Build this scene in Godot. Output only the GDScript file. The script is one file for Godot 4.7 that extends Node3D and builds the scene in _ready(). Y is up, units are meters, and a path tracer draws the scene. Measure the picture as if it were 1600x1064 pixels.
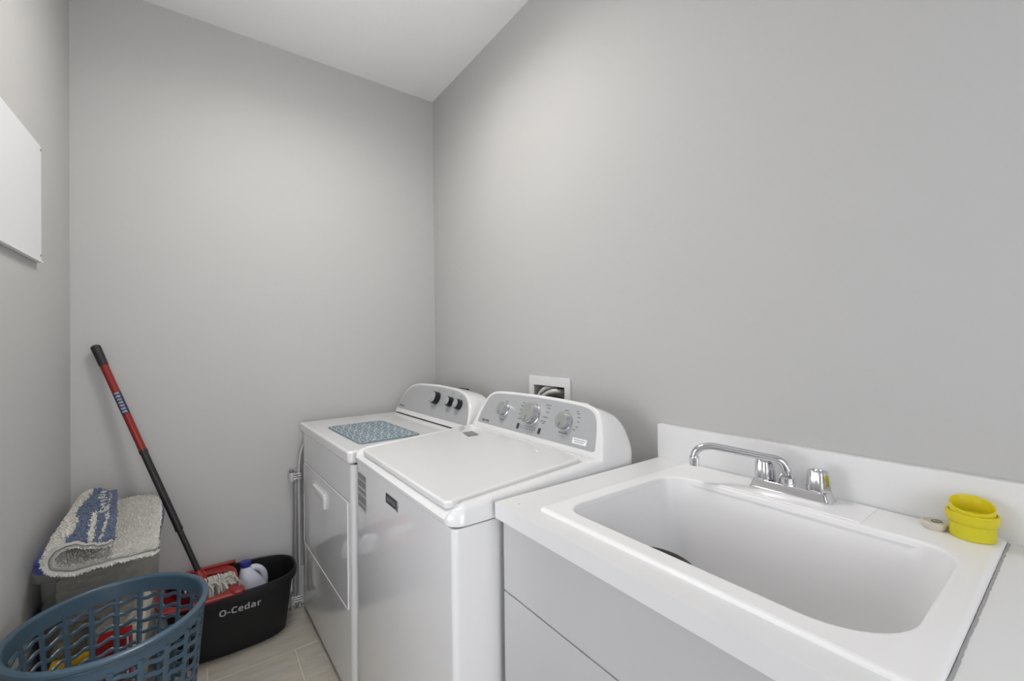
extends Node3D
# A small laundry room: x runs along the wall behind the machines (0 = far wall), z runs out from that wall, y is up.

const H := 2.662
const W := 1.503
const BACK := 3.3


# ---------------------------------------------------------------- mesh builder
class MB:
	var v := PackedVector3Array()
	var uv := PackedVector2Array()

	func tri(a: Vector3, b: Vector3, c: Vector3, ua := Vector2.ZERO, ub := Vector2.ZERO, uc := Vector2.ZERO) -> void:
		if a.is_equal_approx(b) or b.is_equal_approx(c) or a.is_equal_approx(c):
			return
		v.append(a); v.append(b); v.append(c)
		uv.append(ua); uv.append(ub); uv.append(uc)

	func quad(a: Vector3, b: Vector3, c: Vector3, d: Vector3, ua := Vector2(0, 0), ub := Vector2(1, 0), uc := Vector2(1, 1), ud := Vector2(0, 1)) -> void:
		tri(a, b, c, ua, ub, uc)
		tri(a, c, d, ua, uc, ud)

	# turns the triangles from i0 on so that they face outwards (clockwise seen from outside)
	func outward(i0: int) -> void:
		var c := Vector3.ZERO
		for i in range(i0, v.size()):
			c += v[i]
		c /= maxf(1.0, v.size() - i0)
		var vol := 0.0
		for i in range(i0, v.size(), 3):
			vol += (v[i] - c).dot((v[i + 1] - c).cross(v[i + 2] - c))
		if vol > 0.0:
			for i in range(i0, v.size(), 3):
				var t := v[i + 1]; v[i + 1] = v[i + 2]; v[i + 2] = t
				var s := uv[i + 1]; uv[i + 1] = uv[i + 2]; uv[i + 2] = s

	func cap(ring: PackedVector3Array) -> void:
		var c := Vector3.ZERO
		for p in ring:
			c += p
		c /= ring.size()
		for i in ring.size():
			tri(c, ring[i], ring[(i + 1) % ring.size()])

	func loft(rings: Array, closed := true, cap0 := true, cap1 := true) -> MB:
		var i0 := v.size()
		var n: int = rings[0].size()
		var m := n if closed else n - 1
		for r in rings.size() - 1:
			var A: PackedVector3Array = rings[r]
			var B: PackedVector3Array = rings[r + 1]
			var v0 := float(r) / (rings.size() - 1)
			var v1 := float(r + 1) / (rings.size() - 1)
			for i in m:
				var j := (i + 1) % n
				var u0 := float(i) / m
				var u1 := float(i + 1) / m
				quad(A[i], A[j], B[j], B[i], Vector2(u0, v0), Vector2(u1, v0), Vector2(u1, v1), Vector2(u0, v1))
		if closed and cap0:
			var R: PackedVector3Array = rings[0].duplicate()
			R.reverse()
			cap(R)
		if closed and cap1:
			cap(rings[-1])
		outward(i0)
		return self

	func box(c: Vector3, s: Vector3) -> MB:
		var rings := []
		for y in [-0.5, 0.5]:
			var r := PackedVector3Array()
			for q in [Vector2(-1, -1), Vector2(1, -1), Vector2(1, 1), Vector2(-1, 1)]:
				r.append(c + Vector3(q.x * s.x / 2, y * s.y, q.y * s.z / 2))
			rings.append(r)
		return loft(rings)

	# box with every edge rounded by r; the four upright edges by rv when given
	func rbox(c: Vector3, s: Vector3, r := 0.004, seg := 3, rv := -1.0) -> MB:
		if rv < 0.0:
			rv = r
		var rings := []
		for side in [-1, 1]:
			for k in seg + 1:
				var a := (PI / 2) * (float(k) / seg if side < 0 else 1.0 - float(k) / seg)
				var inset := r * (1.0 - sin(a))
				var y: float = side * (s.y / 2 - r * (1.0 - cos(a)))
				rings.append(MB.rrect(c + Vector3(0, y, 0), s.x / 2 - inset, s.z / 2 - inset, [maxf(rv - inset, 0.0004)], maxi(seg, 3)))
		return loft(rings)

	static func rrect(c: Vector3, hx: float, hz: float, radii: Array, n := 4) -> PackedVector3Array:
		var out := PackedVector3Array()
		var at := [Vector2(1, 1), Vector2(-1, 1), Vector2(-1, -1), Vector2(1, -1)]
		for k in 4:
			var r: float = minf(radii[k % radii.size()], minf(hx, hz))
			for i in n + 1:
				var a := (k + float(i) / n) * PI / 2
				out.append(c + Vector3(at[k].x * (hx - r) + r * cos(a), 0, at[k].y * (hz - r) + r * sin(a)))
		return out

	static func smooth(p: Array, sub := 6) -> PackedVector3Array:
		var out := PackedVector3Array()
		for i in p.size() - 1:
			var a: Vector3 = p[maxi(i - 1, 0)]
			var b: Vector3 = p[i]
			var c: Vector3 = p[i + 1]
			var d: Vector3 = p[mini(i + 2, p.size() - 1)]
			for k in sub:
				var t := float(k) / sub
				out.append(b.cubic_interpolate(c, a, d, t))
		out.append(p[-1])
		return out

	# round or oval bar along points; radius may be one number or one for each point
	func tube(pts: PackedVector3Array, rad: Variant, n := 12, closed := false, flat := 1.0, up := Vector3.ZERO) -> MB:
		var rings := []
		var side := Vector3.ZERO
		var m := pts.size()
		for i in m:
			var d := (pts[(i + 1) % m] - pts[(i - 1 + m) % m]) if closed else (pts[mini(i + 1, m - 1)] - pts[maxi(i - 1, 0)])
			d = d.normalized()
			if up != Vector3.ZERO:
				side = d.cross(up).normalized()
			elif side == Vector3.ZERO:
				side = d.cross(Vector3.UP if absf(d.y) < 0.9 else Vector3.RIGHT).normalized()
			else:
				side = (side - d * side.dot(d)).normalized()
			var over := side.cross(d).normalized()
			var r: float = rad[i] if rad is Array or rad is PackedFloat32Array else rad
			var ring := PackedVector3Array()
			for k in n:
				var a := TAU * k / n
				ring.append(pts[i] + side * (r * flat * cos(a)) + over * (r * sin(a)))
			rings.append(ring)
		if closed:
			rings.append(rings[0])
		return loft(rings, true, not closed, not closed)

	# profile points are (radius, height); axis along t's y
	func lathe(profile: Array, n := 32, t := Transform3D()) -> MB:
		var rings := []
		for p in profile:
			var ring := PackedVector3Array()
			for k in n:
				var a := TAU * k / n
				ring.append(t * Vector3(maxf(p.x, 0.00005) * cos(a), p.y, maxf(p.x, 0.00005) * sin(a)))
			rings.append(ring)
		return loft(rings)

	func add(o: MB, t: Transform3D) -> MB:
		for i in o.v.size():
			v.append(t * o.v[i])
		uv.append_array(o.uv)
		return self

	func warp(f: Callable) -> MB:
		for i in v.size():
			v[i] = f.call(v[i])
		return self

	func mesh(crease := 40.0) -> ArrayMesh:
		var nt := v.size() / 3
		var fn := PackedVector3Array()
		fn.resize(nt)
		var fu := PackedVector3Array()
		fu.resize(nt)
		var at := {}
		var keys := []
		keys.resize(v.size())
		for t in nt:
			var n := (v[t * 3 + 2] - v[t * 3]).cross(v[t * 3 + 1] - v[t * 3])
			fn[t] = n
			fu[t] = n.normalized()
			for k in 3:
				var p := v[t * 3 + k] * 20000.0
				var key := Vector3i(roundi(p.x), roundi(p.y), roundi(p.z))
				keys[t * 3 + k] = key
				if at.has(key):
					at[key].append(t)
				else:
					at[key] = [t]
		var lim := cos(deg_to_rad(crease))
		var nn := PackedVector3Array()
		nn.resize(v.size())
		for i in v.size():
			var t := i / 3
			var s := Vector3.ZERO
			for o in at[keys[i]]:
				if fu[o].dot(fu[t]) >= lim:
					s += fn[o]
			nn[i] = s.normalized() if s.length() > 1e-14 else fu[t]
		var arr := []
		arr.resize(Mesh.ARRAY_MAX)
		arr[Mesh.ARRAY_VERTEX] = v
		arr[Mesh.ARRAY_NORMAL] = nn
		arr[Mesh.ARRAY_TEX_UV] = uv
		var am := ArrayMesh.new()
		am.add_surface_from_arrays(Mesh.PRIMITIVE_TRIANGLES, arr)
		return am


# ---------------------------------------------------------------- scene helpers
func thing(called: String, label: String, category: String, at := Vector3.ZERO, turn := 0.0, group := "") -> Node3D:
	var o := Node3D.new()
	o.name = called
	add_child(o, true)
	o.position = at
	o.rotation.y = turn
	tag(o, label, category, group)
	return o


func tag(o: Node3D, label: String, category: String, group := "") -> Node3D:
	o.set_meta("label", label)
	o.set_meta("category", category)
	if group:
		o.set_meta("group", group)
	return o


# commits a builder as one named mesh; its points are in world metres and are moved into the parent's own frame
func part(called: String, b: MB, m: Material, parent: Node3D = self, crease := 40.0, label := "") -> MeshInstance3D:
	var o := MeshInstance3D.new()
	o.name = called
	o.mesh = b.mesh(crease)
	o.material_override = m
	parent.add_child(o, true)
	if label:
		o.set_meta("label", label)
	return o


func struct(called: String, b: MB, m: Material, parent: Node3D = self, label := "") -> MeshInstance3D:
	var o := part(called, b, m, parent)
	if parent == self:
		o.set_meta("kind", "structure")
	if label:
		o.set_meta("label", label)
	return o


func lettering(called: String, text: String, height: float, m: Material, parent: Node3D, t: Transform3D, bold := false, depth := 0.0006) -> MeshInstance3D:
	var f := SystemFont.new()
	f.font_names = PackedStringArray(["Droid Sans"])
	f.font_weight = 700 if bold else 400
	var tm := TextMesh.new()
	tm.font = f
	tm.text = text
	tm.font_size = 64
	tm.pixel_size = height / 46.0   # capitals are about 46 of 64 units high
	tm.depth = depth
	var o := MeshInstance3D.new()
	o.name = called
	o.mesh = tm
	o.material_override = m
	o.transform = t
	parent.add_child(o, true)
	return o


func mat(c: Color, rough := 0.5, metal := 0.0, spec := 0.5) -> StandardMaterial3D:
	var m := StandardMaterial3D.new()
	m.albedo_color = c
	m.roughness = rough
	m.metallic = metal
	m.metallic_specular = spec
	return m


func noise(freq: float, s := 1, octaves := 4, kind := FastNoiseLite.TYPE_SIMPLEX_SMOOTH) -> FastNoiseLite:
	var n := FastNoiseLite.new()
	n.seed = s
	n.frequency = freq
	n.noise_type = kind
	n.fractal_octaves = octaves
	return n


func relief(m: StandardMaterial3D, freq: float, cm: float, per_metre: float, world := true, octaves := 3) -> StandardMaterial3D:
	var t := NoiseTexture2D.new()
	t.width = 512
	t.height = 512
	t.seamless = true
	t.noise = noise(freq, 7, octaves)
	m.heightmap_enabled = true
	m.heightmap_texture = t
	m.heightmap_scale = cm
	m.uv1_triplanar = true
	m.uv1_world_triplanar = world
	m.uv1_scale = Vector3.ONE * per_metre
	return m


func picture(w: int, h: int, f: Callable) -> ImageTexture:
	var im := Image.create(w, h, false, Image.FORMAT_RGB8)
	for y in h:
		for x in w:
			im.set_pixel(x, y, f.call((x + 0.5) / w, (y + 0.5) / h))
	return ImageTexture.create_from_image(im)


func printed(t: Texture2D, rough := 0.5) -> StandardMaterial3D:
	var m := mat(Color.WHITE, rough)
	m.albedo_texture = t
	return m


# a thin plate lying on the plane (o, x, y), thickness along x cross y; uv runs over its front
func plate(b: MB, o: Vector3, x: Vector3, y: Vector3, thick := 0.0008) -> MB:
	var n := x.cross(y).normalized() * thick
	var i0 := b.v.size()
	b.quad(o + n, o + x + n, o + x + y + n, o + y + n, Vector2(0, 1), Vector2(1, 1), Vector2(1, 0), Vector2(0, 0))
	b.quad(o + y, o + x + y, o + x, o)
	b.quad(o, o + x, o + x + n, o + n)
	b.quad(o + x, o + x + y, o + x + y + n, o + x + n)
	b.quad(o + x + y, o + y, o + y + n, o + x + y + n)
	b.quad(o + y, o, o + n, o + y + n)
	b.outward(i0)
	return b


# flat polygon made into a slab of the given thickness along n
func slab(b: MB, ring: PackedVector3Array, n: Vector3, bevel := 0.0) -> MB:
	var c := Vector3.ZERO
	for p in ring:
		c += p
	c /= ring.size()
	var top := PackedVector3Array()
	var mid := PackedVector3Array()
	for p in ring:
		mid.append(p + n * (0.6 if bevel > 0.0 else 1.0))
		top.append(p + n - (p - c).normalized() * bevel)
	return b.loft([ring, mid, top] if bevel > 0.0 else [ring, mid])


var white_enamel: StandardMaterial3D
var white_plastic: StandardMaterial3D
var dark_gap: StandardMaterial3D
var chrome: StandardMaterial3D
var silver_face: StandardMaterial3D
var print_dark: StandardMaterial3D
var black_plastic: StandardMaterial3D
var red_plastic: StandardMaterial3D


func _ready() -> void:
	# ---- camera
	var cam := Camera3D.new()
	cam.name = "camera"
	add_child(cam)
	var yaw := -0.942
	var pitch := 0.0074
	var roll := -0.011
	var fw := Vector3(sin(yaw), 0, -cos(yaw))
	var rt := Vector3(cos(yaw), 0, sin(yaw))
	var f2 := fw * cos(pitch) + Vector3.UP * sin(pitch)
	var u2 := -fw * sin(pitch) + Vector3.UP * cos(pitch)
	var r3 := rt * cos(roll) + u2 * sin(roll)
	var u3 := -rt * sin(roll) + u2 * cos(roll)
	cam.transform = Transform3D(Basis(r3, u3, -f2), Vector3(2.2792, 1.2407, 1.1007))
	cam.fov = rad_to_deg(2.0 * atan(532.0 / 665.9))
	cam.near = 0.02
	cam.current = true

	# ---- sky seen through the open doorway behind the camera, exposure
	var env := Environment.new()
	env.background_mode = Environment.BG_COLOR
	env.background_color = Color(0.975, 0.98, 1.0)
	env.background_energy_multiplier = 4.9
	env.tonemap_mode = Environment.TONE_MAPPER_LINEAR
	env.tonemap_exposure = 0.97
	env.sdfgi_enabled = true
	env.ssao_enabled = true
	env.ssil_enabled = true
	var we := WorldEnvironment.new()
	we.name = "world"
	we.environment = env
	add_child(we)

	# ---- the lamp: a square flush ceiling light
	ceiling_lamp(Vector3(0.93, H, 0.80), 1.3, 0.10)

	materials()
	room()
	dryer()
	washer()
	wall_fittings()
	vanity()
	bucket_and_mop()
	bin_and_mat()
	hamper()
	rack()


func ceiling_lamp(at: Vector3, energy: float, glow: float) -> void:
	var t := thing("ceiling_light", "square white box-sided flush ceiling light above the two laundry machines", "light", at)
	var skirt := MB.new()
	var white := mat(Color(0.9, 0.9, 0.89), 0.45)
	for q in [[0.2, 0.0, 0.008, 0.408], [-0.2, 0.0, 0.008, 0.408], [0.0, 0.2, 0.408, 0.008], [0.0, -0.2, 0.408, 0.008]]:
		skirt.rbox(Vector3(q[0], -0.048, q[1]), Vector3(q[2], 0.092, q[3]), 0.002, 2)
	part("housing", skirt, white, t)
	var m := mat(Color(0.95, 0.95, 0.95), 0.4)
	m.emission_enabled = true
	m.emission = Color(1, 0.985, 0.965)
	m.emission_energy_multiplier = 2.0
	part("diffuser", MB.new().rbox(Vector3(0, -0.011, 0), Vector3(0.388, 0.016, 0.388), 0.004, 2), m, t)
	var l := AreaLight3D.new()
	l.name = "ceiling_lamp_light"
	l.area_size = Vector2(0.37, 0.37)
	l.light_energy = energy
	l.light_color = Color(1, 0.985, 0.965)
	l.shadow_enabled = true
	l.position = at + Vector3(0, -0.022, 0)
	l.rotation.x = -PI / 2
	l.set("area_range", 8.0)
	add_child(l)
	# what its frosted sides let out sideways and up to the ceiling
	var g := OmniLight3D.new()
	g.name = "ceiling_lamp_glow"
	g.light_energy = glow
	g.light_color = l.light_color
	g.light_size = 0.12
	g.omni_range = 8.0
	g.omni_attenuation = 2.0
	g.shadow_enabled = true
	g.position = at + Vector3(0, -0.23, 0)
	add_child(g)


func materials() -> void:
	white_enamel = mat(Color(0.89, 0.89, 0.892), 0.06, 0.0, 0.5)
	white_enamel.clearcoat_enabled = true
	white_enamel.clearcoat = 0.8
	white_enamel.clearcoat_roughness = 0.03
	white_plastic = mat(Color(0.875, 0.877, 0.88), 0.3)
	dark_gap = mat(Color(0.2, 0.2, 0.21), 0.7)
	chrome = mat(Color(0.86, 0.86, 0.87), 0.09, 1.0)
	silver_face = mat(Color(0.69, 0.697, 0.706), 0.42, 0.2)
	print_dark = mat(Color(0.33, 0.34, 0.36), 0.6)
	black_plastic = mat(Color(0.115, 0.115, 0.125), 0.42)
	red_plastic = mat(Color(0.55, 0.13, 0.115), 0.35)


# ---------------------------------------------------------------- the room
func room() -> void:
	var wall := relief(mat(Color(0.738, 0.737, 0.732), 0.62, 0.0, 0.3), 0.035, 0.018, 2.2)
	var ceil_m := mat(Color(0.95, 0.95, 0.95), 0.8, 0.0, 0.2)
	var trim := mat(Color(0.86, 0.86, 0.85), 0.35)
	struct("wall_far", MB.new().box(Vector3(-0.06, H / 2, W / 2), Vector3(0.12, H + 0.2, W + 0.24)), wall)
	# the wall behind the machines has a hole for the recessed washing machine box
	var wr := MB.new()
	var hx0 := 0.918; var hx1 := 1.108; var hy0 := 0.93; var hy1 := 1.078
	wr.box(Vector3(hx0 / 2, H / 2, -0.06), Vector3(hx0, H + 0.2, 0.12))
	wr.box(Vector3((hx1 + BACK) / 2, H / 2, -0.06), Vector3(BACK - hx1, H + 0.2, 0.12))
	wr.box(Vector3((hx0 + hx1) / 2, hy0 / 2 - 0.05, -0.06), Vector3(hx1 - hx0, hy0 + 0.1, 0.12))
	wr.box(Vector3((hx0 + hx1) / 2, (hy1 + H + 0.1) / 2, -0.06), Vector3(hx1 - hx0, H + 0.1 - hy1, 0.12))
	struct("wall_right", wr, wall)
	# the wall opposite the machines, with a window beside the camera
	var w0 := 1.1; var w1 := 1.85; var s0 := 0.75; var s1 := 1.4
	var wl := MB.new()
	wl.box(Vector3(w0 / 2, H / 2, W + 0.06), Vector3(w0, H + 0.2, 0.12))
	wl.box(Vector3((w1 + BACK) / 2, H / 2, W + 0.06), Vector3(BACK - w1, H + 0.2, 0.12))
	wl.box(Vector3((w0 + w1) / 2, s0 / 2 - 0.05, W + 0.06), Vector3(w1 - w0, s0 + 0.1, 0.12))
	wl.box(Vector3((w0 + w1) / 2, (s1 + H + 0.1) / 2, W + 0.06), Vector3(w1 - w0, H + 0.1 - s1, 0.12))
	struct("wall_left", wl, wall)
	var wf := MB.new()
	for q in [[w0 + 0.02, (s0 + s1) / 2, 0.04, s1 - s0], [w1 - 0.02, (s0 + s1) / 2, 0.04, s1 - s0], [(w0 + w1) / 2, s0 + 0.02, w1 - w0, 0.04], [(w0 + w1) / 2, s1 - 0.02, w1 - w0, 0.04]]:
		wf.rbox(Vector3(q[0], q[1], W + 0.07), Vector3(q[2], q[3], 0.05), 0.004, 2)
	struct("window_1", wf, trim)
	# the wall behind the camera with its open doorway
	var d0 := 0.52; var d1 := 1.28; var dh := 2.06
	var wb := MB.new()
	wb.box(Vector3(BACK + 0.06, H / 2, (d0 - 0.12) / 2), Vector3(0.12, H + 0.2, d0 + 0.12))
	wb.box(Vector3(BACK + 0.06, H / 2, (d1 + W + 0.12) / 2), Vector3(0.12, H + 0.2, W + 0.12 - d1))
	wb.box(Vector3(BACK + 0.06, (dh + H + 0.1) / 2, (d0 + d1) / 2), Vector3(0.12, H + 0.1 - dh, d1 - d0))
	struct("wall_back", wb, wall)
	var dt := MB.new()
	dt.rbox(Vector3(BACK - 0.008, dh / 2, d0 - 0.03), Vector3(0.016, dh, 0.06), 0.004)
	dt.rbox(Vector3(BACK - 0.008, dh / 2, d1 + 0.03), Vector3(0.016, dh, 0.06), 0.004)
	dt.rbox(Vector3(BACK - 0.008, dh + 0.03, (d0 + d1) / 2), Vector3(0.016, 0.06, d1 - d0 + 0.12), 0.004)
	struct("trim_1", dt, trim)
	struct("ceiling", MB.new().box(Vector3(BACK / 2, H + 0.06, W / 2), Vector3(BACK + 0.24, 0.12, W + 0.24)), relief(ceil_m, 0.03, 0.04, 2.0))

	# floor: a bed of grout with every tile laid on it
	var grout := relief(mat(Color(0.80, 0.775, 0.72), 0.85, 0.0, 0.2), 0.08, 0.05, 6.0)
	var floor_o := struct("floor", MB.new().box(Vector3(BACK / 2, -0.0625, W / 2), Vector3(BACK + 0.24, 0.12, W + 0.24)), grout)
	var mats := []
	for k in 4:
		var n1 := noise(1.0, 20 + k, 5)
		var n2 := noise(1.0, 60 + k, 3)
		var n3 := noise(1.0, 90 + k, 3)
		var tex := picture(160, 320, func(u: float, w: float) -> Color:
			var a := n1.get_noise_2d(u * 7.0 + w * 1.2, w * 3.2)
			var b := n2.get_noise_2d(u * 34.0 + 5.0 * n1.get_noise_2d(u * 2.0, w * 2.0), w * 4.0)
			var c := n3.get_noise_2d(u * 3.0, w * 3.0)
			var s := 0.70 + 0.045 * a + 0.028 * b
			return Color(s + 0.012 + 0.02 * c, s - 0.008, s - 0.052 - 0.02 * c).clamp())
		var m := printed(tex, 0.38)
		m.metallic_specular = 0.4
		mats.append(m)
	var courses := [[-0.2575, 0.0375]]
	var x := 0.0375
	while x < BACK:
		courses.append([x, x + 0.2952])
		x += 0.2952
	var k := 0
	for ci in courses.size():
		var x0: float = maxf(courses[ci][0], 0.0) + 0.003
		var x1: float = minf(courses[ci][1], BACK) - 0.003
		var z0 := (0.798 if ci % 2 == 0 else 1.090) - 1.2
		while z0 < W:
			var a := maxf(z0, 0.0) + 0.003
			var e := minf(z0 + 0.6, W) - 0.003
			if e - a > 0.01 and x1 - x0 > 0.005:
				var b := MB.new().rbox(Vector3((x0 + x1) / 2, -0.004, (a + e) / 2), Vector3(x1 - x0, 0.008, e - a), 0.0012, 1)
				var cx := (x0 + x1) / 2
				var cz := (a + e) / 2
				for i in b.v.size():
					b.uv[i] = Vector2((b.v[i].x - cx) / 0.31 + 0.5, (b.v[i].z - cz) / 0.62 + 0.5)
				part("tile", b, mats[(k * 7 + ci) % 4], floor_o)
			z0 += 0.6
			k += 1
	# baseboards
	var base := func(c: Vector3, s: Vector3) -> MB:
		return MB.new().rbox(c, s, 0.005, 2)
	struct("baseboard_far", base.call(Vector3(0.0065, 0.09, W / 2), Vector3(0.013, 0.18, W - 0.004)), trim)
	struct("baseboard_left", base.call(Vector3(BACK / 2, 0.07, W - 0.0065), Vector3(BACK - 0.04, 0.14, 0.013)), trim)
	struct("baseboard_right", base.call(Vector3(0.74, 0.07, 0.0065), Vector3(1.44, 0.14, 0.013)), trim)


# ---------------------------------------------------------------- machines
# half outlines: points (half width, height, z), from the lower end of one side up to the middle of the top
func outline(half: Array, xc: float, sub := 5) -> PackedVector3Array:
	var pts := []
	for p in half:
		pts.append(p)
	var s := MB.smooth(pts, sub)
	var out := PackedVector3Array()
	for p in s:
		out.append(Vector3(xc + p.x, p.y, p.z))
	for i in range(s.size() - 2, -1, -1):
		out.append(Vector3(xc - s[i].x, s[i].y, s[i].z))
	return out


func console_body(front: Array, rear: Array, xc: float) -> MB:
	var A := outline(front, xc)
	var B := outline(rear, xc)
	var rings := []
	var c := Vector3(xc, 0, 0)
	for i in A.size():
		c.y += A[i].y / A.size()
		c.z += A[i].z / A.size()
	for st in [[0.0, 0.0055, 0.0], [0.0, 0.002, -0.0012], [0.0, 0.0, -0.004], [0.12, -0.002, 0.0], [0.3, -0.0035, 0.0], [0.55, -0.004, 0.0], [0.8, -0.0025, 0.0], [0.94, 0.0, 0.0], [1.0, 0.006, 0.0]]:
		var r := PackedVector3Array()
		for i in A.size():
			var p := A[i].lerp(B[i], st[0])
			var d := Vector3(p.x - xc, p.y - c.y, 0).normalized()
			r.append(p - d * st[1] + Vector3(0, 0, st[2]))
		rings.append(r)
	return MB.new().loft(rings)


func knob(called: String, parent: Node3D, at: Vector3, axis: Vector3, r: float, deep: float, side: Material, face: Material, skirt: float) -> void:
	var y := axis.normalized()
	var x := y.cross(Vector3.UP).normalized()
	var t := Transform3D(Basis(x, y, x.cross(y)), at)
	var b := MB.new()
	b.lathe([Vector2(0, -0.002), Vector2(r * skirt, -0.002), Vector2(r * skirt, 0.003), Vector2(r * 1.03, 0.005), Vector2(r, deep - 0.003), Vector2(r * 0.96, deep), Vector2(r * 0.9, deep + 0.0006), Vector2(0, deep + 0.0006)], 40, t)
	var o := part(called, b, side, parent)
	part("knob_cap", MB.new().lathe([Vector2(0, deep - 0.001), Vector2(r * 0.88, deep - 0.001), Vector2(r * 0.88, deep + 0.0012), Vector2(r * 0.8, deep + 0.0018), Vector2(0, deep + 0.0018)], 40, t), face, o)
	part("pointer", MB.new().add(MB.new().rbox(Vector3(0, deep + 0.002, -r * 0.55), Vector3(0.0022, 0.001, r * 0.5), 0.0003, 1), t), print_dark, o)


func dryer() -> void:
	# built square to the room about its left front corner, then turned a little with it
	var px := 0.055
	var pz := 0.7296
	var root := thing("clothes_dryer", "white front-loading clothes dryer in the far corner with a patterned mat on top", "dryer", Vector3(px, 0, pz), 0.0)
	var L := Transform3D(Basis(), Vector3(-px, 0, -pz))
	var wd := 0.735
	var zb := 0.105
	var zf := pz
	var put := func(called: String, b: MB, m: Material, parent: Node3D, crease := 40.0) -> MeshInstance3D:
		return part(called, MB.new().add(b, L), m, parent, crease)
	var xc := px + wd / 2
	put.call("cabinet_body", MB.new().rbox(Vector3(xc, 0.4265, (zb + zf - 0.012) / 2), Vector3(wd - 0.006, 0.813, zf - 0.012 - zb), 0.006, 3, 0.022), white_enamel, root)
	put.call("plinth", MB.new().box(Vector3(xc, 0.0135, (zb + zf) / 2 - 0.02), Vector3(wd - 0.04, 0.027, zf - zb - 0.05)), dark_gap, root)
	put.call("seam", MB.new().box(Vector3(xc, 0.835, (zb + zf) / 2 - 0.012), Vector3(wd - 0.02, 0.01, zf - zb - 0.03)), dark_gap, root)
	put.call("top_panel", MB.new().rbox(Vector3(xc, 0.8595, (zb + zf) / 2), Vector3(wd, 0.0434, zf - zb), 0.009, 4, 0.016), white_enamel, root)
	# control console
	var zz := func(y: float) -> float: return 0.252 - (y - 0.905) * 0.41
	var F := []
	for q in [[0.362, 0.884], [0.356, 0.925], [0.341, 0.965], [0.314, 1.0], [0.274, 1.024], [0.22, 1.037], [0.14, 1.043], [0.0, 1.046]]:
		F.append(Vector3(q[0], q[1], zz.call(q[1])))
	var R := []
	for q in [[0.3645, 0.879], [0.361, 0.92], [0.348, 0.958], [0.322, 0.988], [0.282, 1.008], [0.225, 1.02], [0.14, 1.026], [0.0, 1.028]]:
		R.append(Vector3(q[0], q[1], 0.112))
	var con: MeshInstance3D = put.call("console", console_body(F, R, xc), white_enamel, root, 50.0)
	var nrm := Vector3(0, 0.379, 0.925)
	var up := Vector3(0, 0.925, -0.379)
	var G := []
	for q in [[0.351, 0.906], [0.344, 0.93], [0.329, 0.966], [0.303, 0.996], [0.266, 1.017], [0.216, 1.0295], [0.14, 1.0355], [0.0, 1.0385]]:
		G.append(Vector3(q[0], q[1], zz.call(q[1])))
	put.call("control_panel", slab(MB.new(), outline(G, xc), nrm * 0.0018, 0.001), silver_face, con)
	put.call("console_gap", MB.new().box(Vector3(xc - 0.01, 0.8825, 0.2625), Vector3(0.66, 0.003, 0.003)), dark_gap, con)
	var onface := func(x: float, y: float) -> Vector3: return Vector3(x, y, zz.call(y)) + nrm * 0.0016 + L.origin
	var kb := mat(Color(0.06, 0.06, 0.065), 0.35)
	var kf := mat(Color(0.74, 0.745, 0.76), 0.32, 0.5)
	knob("timer_knob", root, onface.call(0.462, 0.986), nrm, 0.0285, 0.026, kb, kf, 1.05)
	knob("knob", root, onface.call(0.594, 0.982), nrm, 0.0215, 0.024, kb, kf, 1.05)
	knob("knob", root, onface.call(0.672, 0.978), nrm, 0.0215, 0.024, kb, kf, 1.05)
	lettering("brand_script", "Whirlpool", 0.0105, print_dark, con, Transform3D(Basis(Vector3.RIGHT, up, nrm), onface.call(0.122, 0.921) + nrm * 0.0004))
	var mk := MB.new()
	for q in [[0.462, 1.025, 9], [0.505, 1.02, 7], [0.405, 0.968, 9], [0.437, 0.95, 8], [0.47, 0.94, 8], [0.512, 0.962, 7], [0.59, 1.02, 16], [0.664, 1.013, 14], [0.558, 0.985, 5], [0.632, 0.972, 5]]:
		plate(mk, onface.call(q[0] - q[2] * 0.0008, q[1] - 0.0012) + nrm * 0.0002, Vector3(q[2] * 0.0016, 0, 0), up * 0.0024, 0.0003)
	part("panel_marking", mk, mat(Color(0.45, 0.455, 0.47), 0.6), con).set_meta("kind", "stuff")
	# the door in the front
	var face := zf - 0.012
	var dm := MB.new().rbox(Vector3(0.424, 0.513, face - 0.002), Vector3(0.655, 0.374, 0.012), 0.004, 4)
	put.call("door_gap", MB.new().rbox(Vector3(0.424, 0.513, face - 0.004), Vector3(0.659, 0.378, 0.0088), 0.001, 2), mat(Color(0.4, 0.4, 0.4), 0.6), root)
	var door: MeshInstance3D = put.call("door", dm, white_enamel, root)
	var bead := PackedVector3Array()
	for q in [[0.0985, 0.692], [0.0985, 0.335], [0.1035, 0.329], [0.7445, 0.329], [0.7495, 0.335], [0.7495, 0.692]]:
		bead.append(Vector3(q[0], q[1], face + 0.0032))
	put.call("door_edge", MB.new().tube(bead, 0.0021, 8), mat(Color(0.95, 0.95, 0.95), 0.25), door)
	var hd := MB.new()
	hd.rbox(Vector3(0.392, 0.642, face + 0.009), Vector3(0.176, 0.024, 0.014), 0.005, 3)
	hd.rbox(Vector3(0.472, 0.618, face + 0.008), Vector3(0.022, 0.05, 0.013), 0.006, 3)
	put.call("door_handle", hd, white_plastic, door)
	put.call("hinge", MB.new().rbox(Vector3(0.099, 0.59, face + 0.008), Vector3(0.008, 0.075, 0.004), 0.0015, 2), mat(Color(0.45, 0.45, 0.45), 0.5), root)
	root.rotation.y = 0.034

	# the patterned mat on the dryer's top
	var n1 := noise(1.0, 5, 3)
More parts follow.
